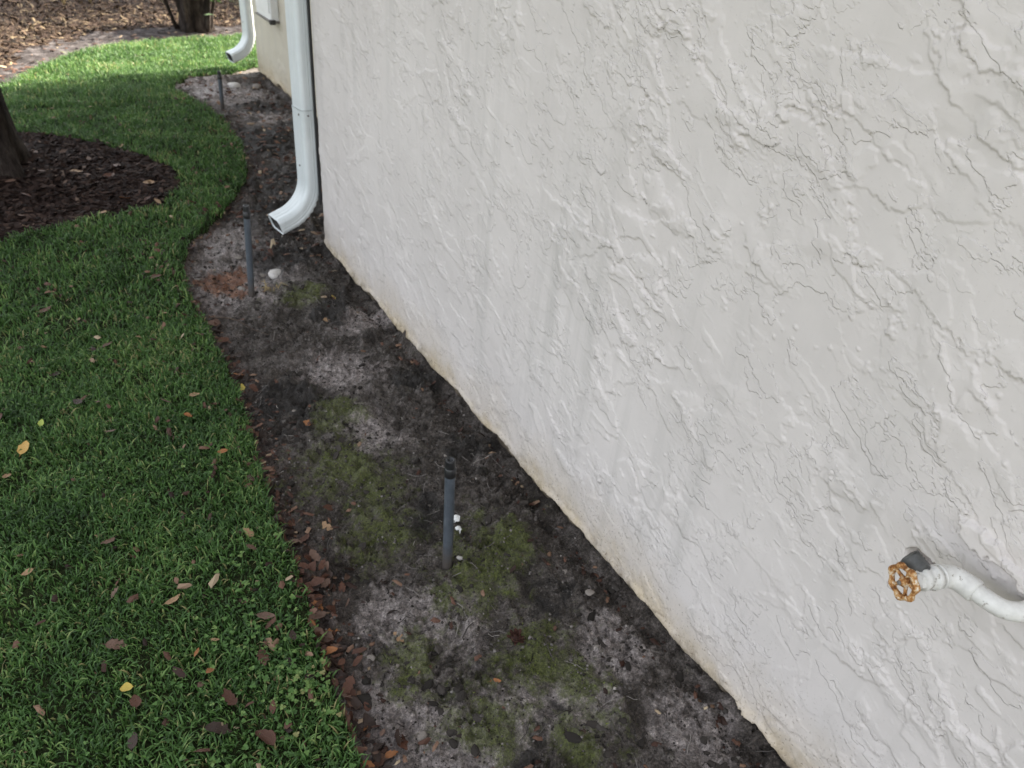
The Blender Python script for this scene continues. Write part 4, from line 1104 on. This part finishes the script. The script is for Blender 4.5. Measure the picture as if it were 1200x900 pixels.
# a few broken fragments in the washed-out patch under the outlet
for k, (x_, y_, s_, lb) in enumerate(((-0.425, 2.50, 0.030, 'small angular pale stone beside the rusty stain under the downspout'), (-0.36, 2.80, 0.035, 'pale stone chip between the outlet and the lawn bend'), (-0.56, 2.66, 0.026, 'tiny pale stone at the lawn edge beside the washed patch'))):
    pebble('stone', x_, y_, s_, 'stone', lb, 'stone', 80 + k, sq=(1.3, 1.0, 0.45), j=0.3, sub=1)
# root lying on the soil, clump of dry stalks
pth = smooth_path([(x_, y_, hz(x_, y_) + 0.004) for x_, y_ in ((-0.60, 2.30), (-0.555, 2.27), (-0.515, 2.235), (-0.475, 2.165), (-0.441, 2.084))], 5)
tag(tube_obj('dead_root', pth, [0.0035 - 0.0001 * i for i in range(len(pth))], M['twig'], None, 7), 'thin bent dead root lying on dark soil below the sand patch', 'root')
t = empty('dry_grass_clump', (-0.325, 2.45, hz(-0.325, 2.45)))
tag(t, 'small clump of dry straw stalks at the riser below the elbow', 'dry grass')
for k in range(9):
    a = k * 0.7 + lr.uniform(-0.2, 0.2); l_ = lr.uniform(0.04, 0.085)
    b_ = Vector((0.03 * (k / 4 - 1), 0.01 * math.sin(k), 0))
    tube_obj('stalk', [b_, b_ + Vector((math.cos(a) * l_ * 0.3, math.sin(a) * l_ * 0.3, l_ * 0.5)), b_ + Vector((math.cos(a) * l_ * 0.75, math.sin(a) * l_ * 0.75, l_ * 0.35))], [0.0022, 0.0018, 0.0008], M['straw_stalk'], t, 5)
# dark seed cone
t = empty('seed_cone', (-0.327, 0.532, hz(-0.327, 0.532) + 0.006))
tag(t, 'small dark brown seed cone lying between two moss patches', 'cone')
V, F = ico(9, 2, 0.06)
link('core', np_mesh('core', V * np.array((0.028, 0.022, 0.020)), F, M['pod']), t)
sv = np.array([(0, -0.3, 0), (0, 0.3, 0), (0.8, 0.35, 0.1), (1.1, 0, 0.25), (0.8, -0.35, 0.1)]); sf = np.array([(0, 1, 2, -1), (0, 2, 3, -1), (0, 3, 4, -1)])
sm = np_mesh('scale', sv * 0.013, sf, M['pod'], False)
for k in range(26):
    o = link('scale', sm, t)
    a = k * 2.4; u = -0.9 + 1.8 * k / 25
    d = Vector((u * 0.7, math.cos(a) * math.sqrt(1 - u * u * 0.8), math.sin(a) * math.sqrt(1 - u * u * 0.8)))
    o.location = (d.x * 0.013, d.y * 0.009, d.z * 0.008)
    o.rotation_euler = d.to_track_quat('X', 'Z').to_euler()

# ------------------------------------------------------------------ tree at the left
def make_tree(loc, label='dark barked shade tree rising from the mulch bed'):
    t = empty('oak_tree', loc)
    tag(t, label, 'tree')
    # trunk with root flare
    pts = []; rads = []
    for k in range(30):
        z = -0.12 + k * 0.13
        pts.append((0.012 * math.sin(z * 1.7) - 0.01 * max(0, z - 0.6), 0.02 * math.sin(z * 1.1), z))
        rads.append(0.172 * (1 - 0.04 * max(0, z)) + 0.045 * math.exp(-max(0, z + 0.02) / 0.12))
    def jit(i, an):
        fl = math.exp(-max(0, i * 0.13 - 0.12) / 0.22)
        return 1 + 0.20 * fl * math.cos(5 * an + 0.6) + 0.035 * math.sin(11 * an + i * 0.4) + 0.02 * math.sin(19 * an - i * 0.9)
    V, F = tube(pts, rads, 48, True, jit)
    link('trunk', np_mesh('trunk', V, F, M['bark']), t)
    rr = random.Random(12); tips = []
    for k in range(9):
        a = 2 * math.pi * k / 9 + rr.uniform(-0.3, 0.3); z0 = rr.uniform(2.5, 3.5); ln = rr.uniform(1.6, 2.6)
        p = Vector((-0.03 * (z0 - 0.6), 0, z0)); path = [p]
        for s in range(6):
            p = p + Vector((math.cos(a), math.sin(a), 0.55 + 0.25 * s * rr.random())) * ln / 6
            a += rr.uniform(-0.25, 0.25); path.append(p); 
            if s > 1: tips.append(p)
        tube_obj('limb', path, [0.07 * (1 - i / 7.2) for i in range(7)], M['bark'], t, 8)
    r = np.random.default_rng(77)
    tp = np.array([tuple(q) for q in tips]); n = 24000
    c = tp[r.integers(0, len(tp), n)] + r.normal(0, 0.42, (n, 3)) * np.array((1, 1, 0.8))
    lv = np.array([(-0.5, 0, 0), (0, -0.2, 0.05), (0.5, 0, 0), (0, 0.2, 0.05)]); lf = np.array([(0, 1, 2, 3)])
    v, f, a_ = scatter(lv, lf, c, r.uniform(0.08, 0.15, n), r.uniform(0, 6.28, n), (r.normal(0, 0.7, n), r.normal(0, 0.7, n)), r.random(n))
    link('crown', np_mesh('crown', v, f, M['crown'], False, dict(rnd=a_)), t)
    return t
make_tree((-1.250, 4.03, 0.06))
make_tree((5.3, 10.6, 0.0), 'unseen leafy tree added behind the house to dapple the pine straw with shade')  # added out of view to throw broken shade on the pine straw

# ------------------------------------------------------------------ shrub and stalks behind the lawn
def make_shrub(loc, label, seed, sc=1.0, n_st=11):
    t = empty('shrub', loc); tag(t, label, 'shrub')
    rr = random.Random(seed); tips = []
    def kj(i, an): return 1 + 0.16 * math.sin(5 * an + i) + 0.08 * math.sin(9 * an - 2 * i)
    tube_obj('trunk', [(0, 0, -0.06), (0.01, 0, 0.05), (0, 0.01, 0.22), (-0.02, 0, 0.42), (-0.02, 0, 0.60)], [0.17, 0.135, 0.115, 0.10, 0.085], M['bark'], t, 22, True, kj)
    for k in range(n_st):
        a = rr.uniform(0, 6.28); r0 = rr.uniform(0.07, 0.17); p = Vector((math.cos(a) * r0, math.sin(a) * r0, -0.04)); path = [p]
        for s in range(5):
            p = p + Vector((math.cos(a) * rr.uniform(0.0, 0.05), math.sin(a) * rr.uniform(0.0, 0.05), rr.uniform(0.10, 0.16))) * sc
            path.append(p); tips.append((p, s))
        tube_obj('stem', path, [0.022 * (1 - i / 7) * rr.uniform(0.8, 1.2) for i in range(6)], M['bark'], t, 7)
    r = np.random.default_rng(seed); P = np.array([tuple(p) for p, s in tips if s >= 2])
    n = 900
    c = P[r.integers(0, len(P), n)] + r.normal(0, 0.07 * sc, (n, 3)) + np.array((0, 0, 0.06))
    lv = np.array([(-0.5, 0, 0), (0, -0.17, 0.06), (0.5, 0, -0.05), (0, 0.17, 0.06)]); lf = np.array([(0, 1, 2, 3)])
    v, f, a_ = scatter(lv, lf, c, r.uniform(0.05, 0.11, n), r.uniform(0, 6.28, n), (r.normal(0, 0.7, n), r.normal(0, 0.7, n)), r.random(n))
    link('foliage', np_mesh('foliage', v, f, M['crown'], False, dict(rnd=a_)), t)
make_shrub((0.53, 7.50, hz(0.53, 7.5)), 'dark stemmed leafy shrub at the back edge of the lawn', 91)
for k, (x_, y_) in enumerate(((-0.40, 8.75), (-0.15, 8.95))):
    t = empty('dry_stalk_clump', (x_, y_, hz(x_, y_)))
    tag(t, 'clump of pale dry stalks in the pine straw behind the lawn', 'dry stalks', 'dry stalk clumps in the pine straw')
    for q in range(7):
        a = q * 0.9; l_ = lr.uniform(0.18, 0.34)
        tube_obj('stalk', [(0, 0, -0.02), (math.cos(a) * 0.03, math.sin(a) * 0.03, l_ * 0.5), (math.cos(a) * 0.09, math.sin(a) * 0.09, l_)], [0.006, 0.005, 0.002], M['straw_stalk'], t, 5)
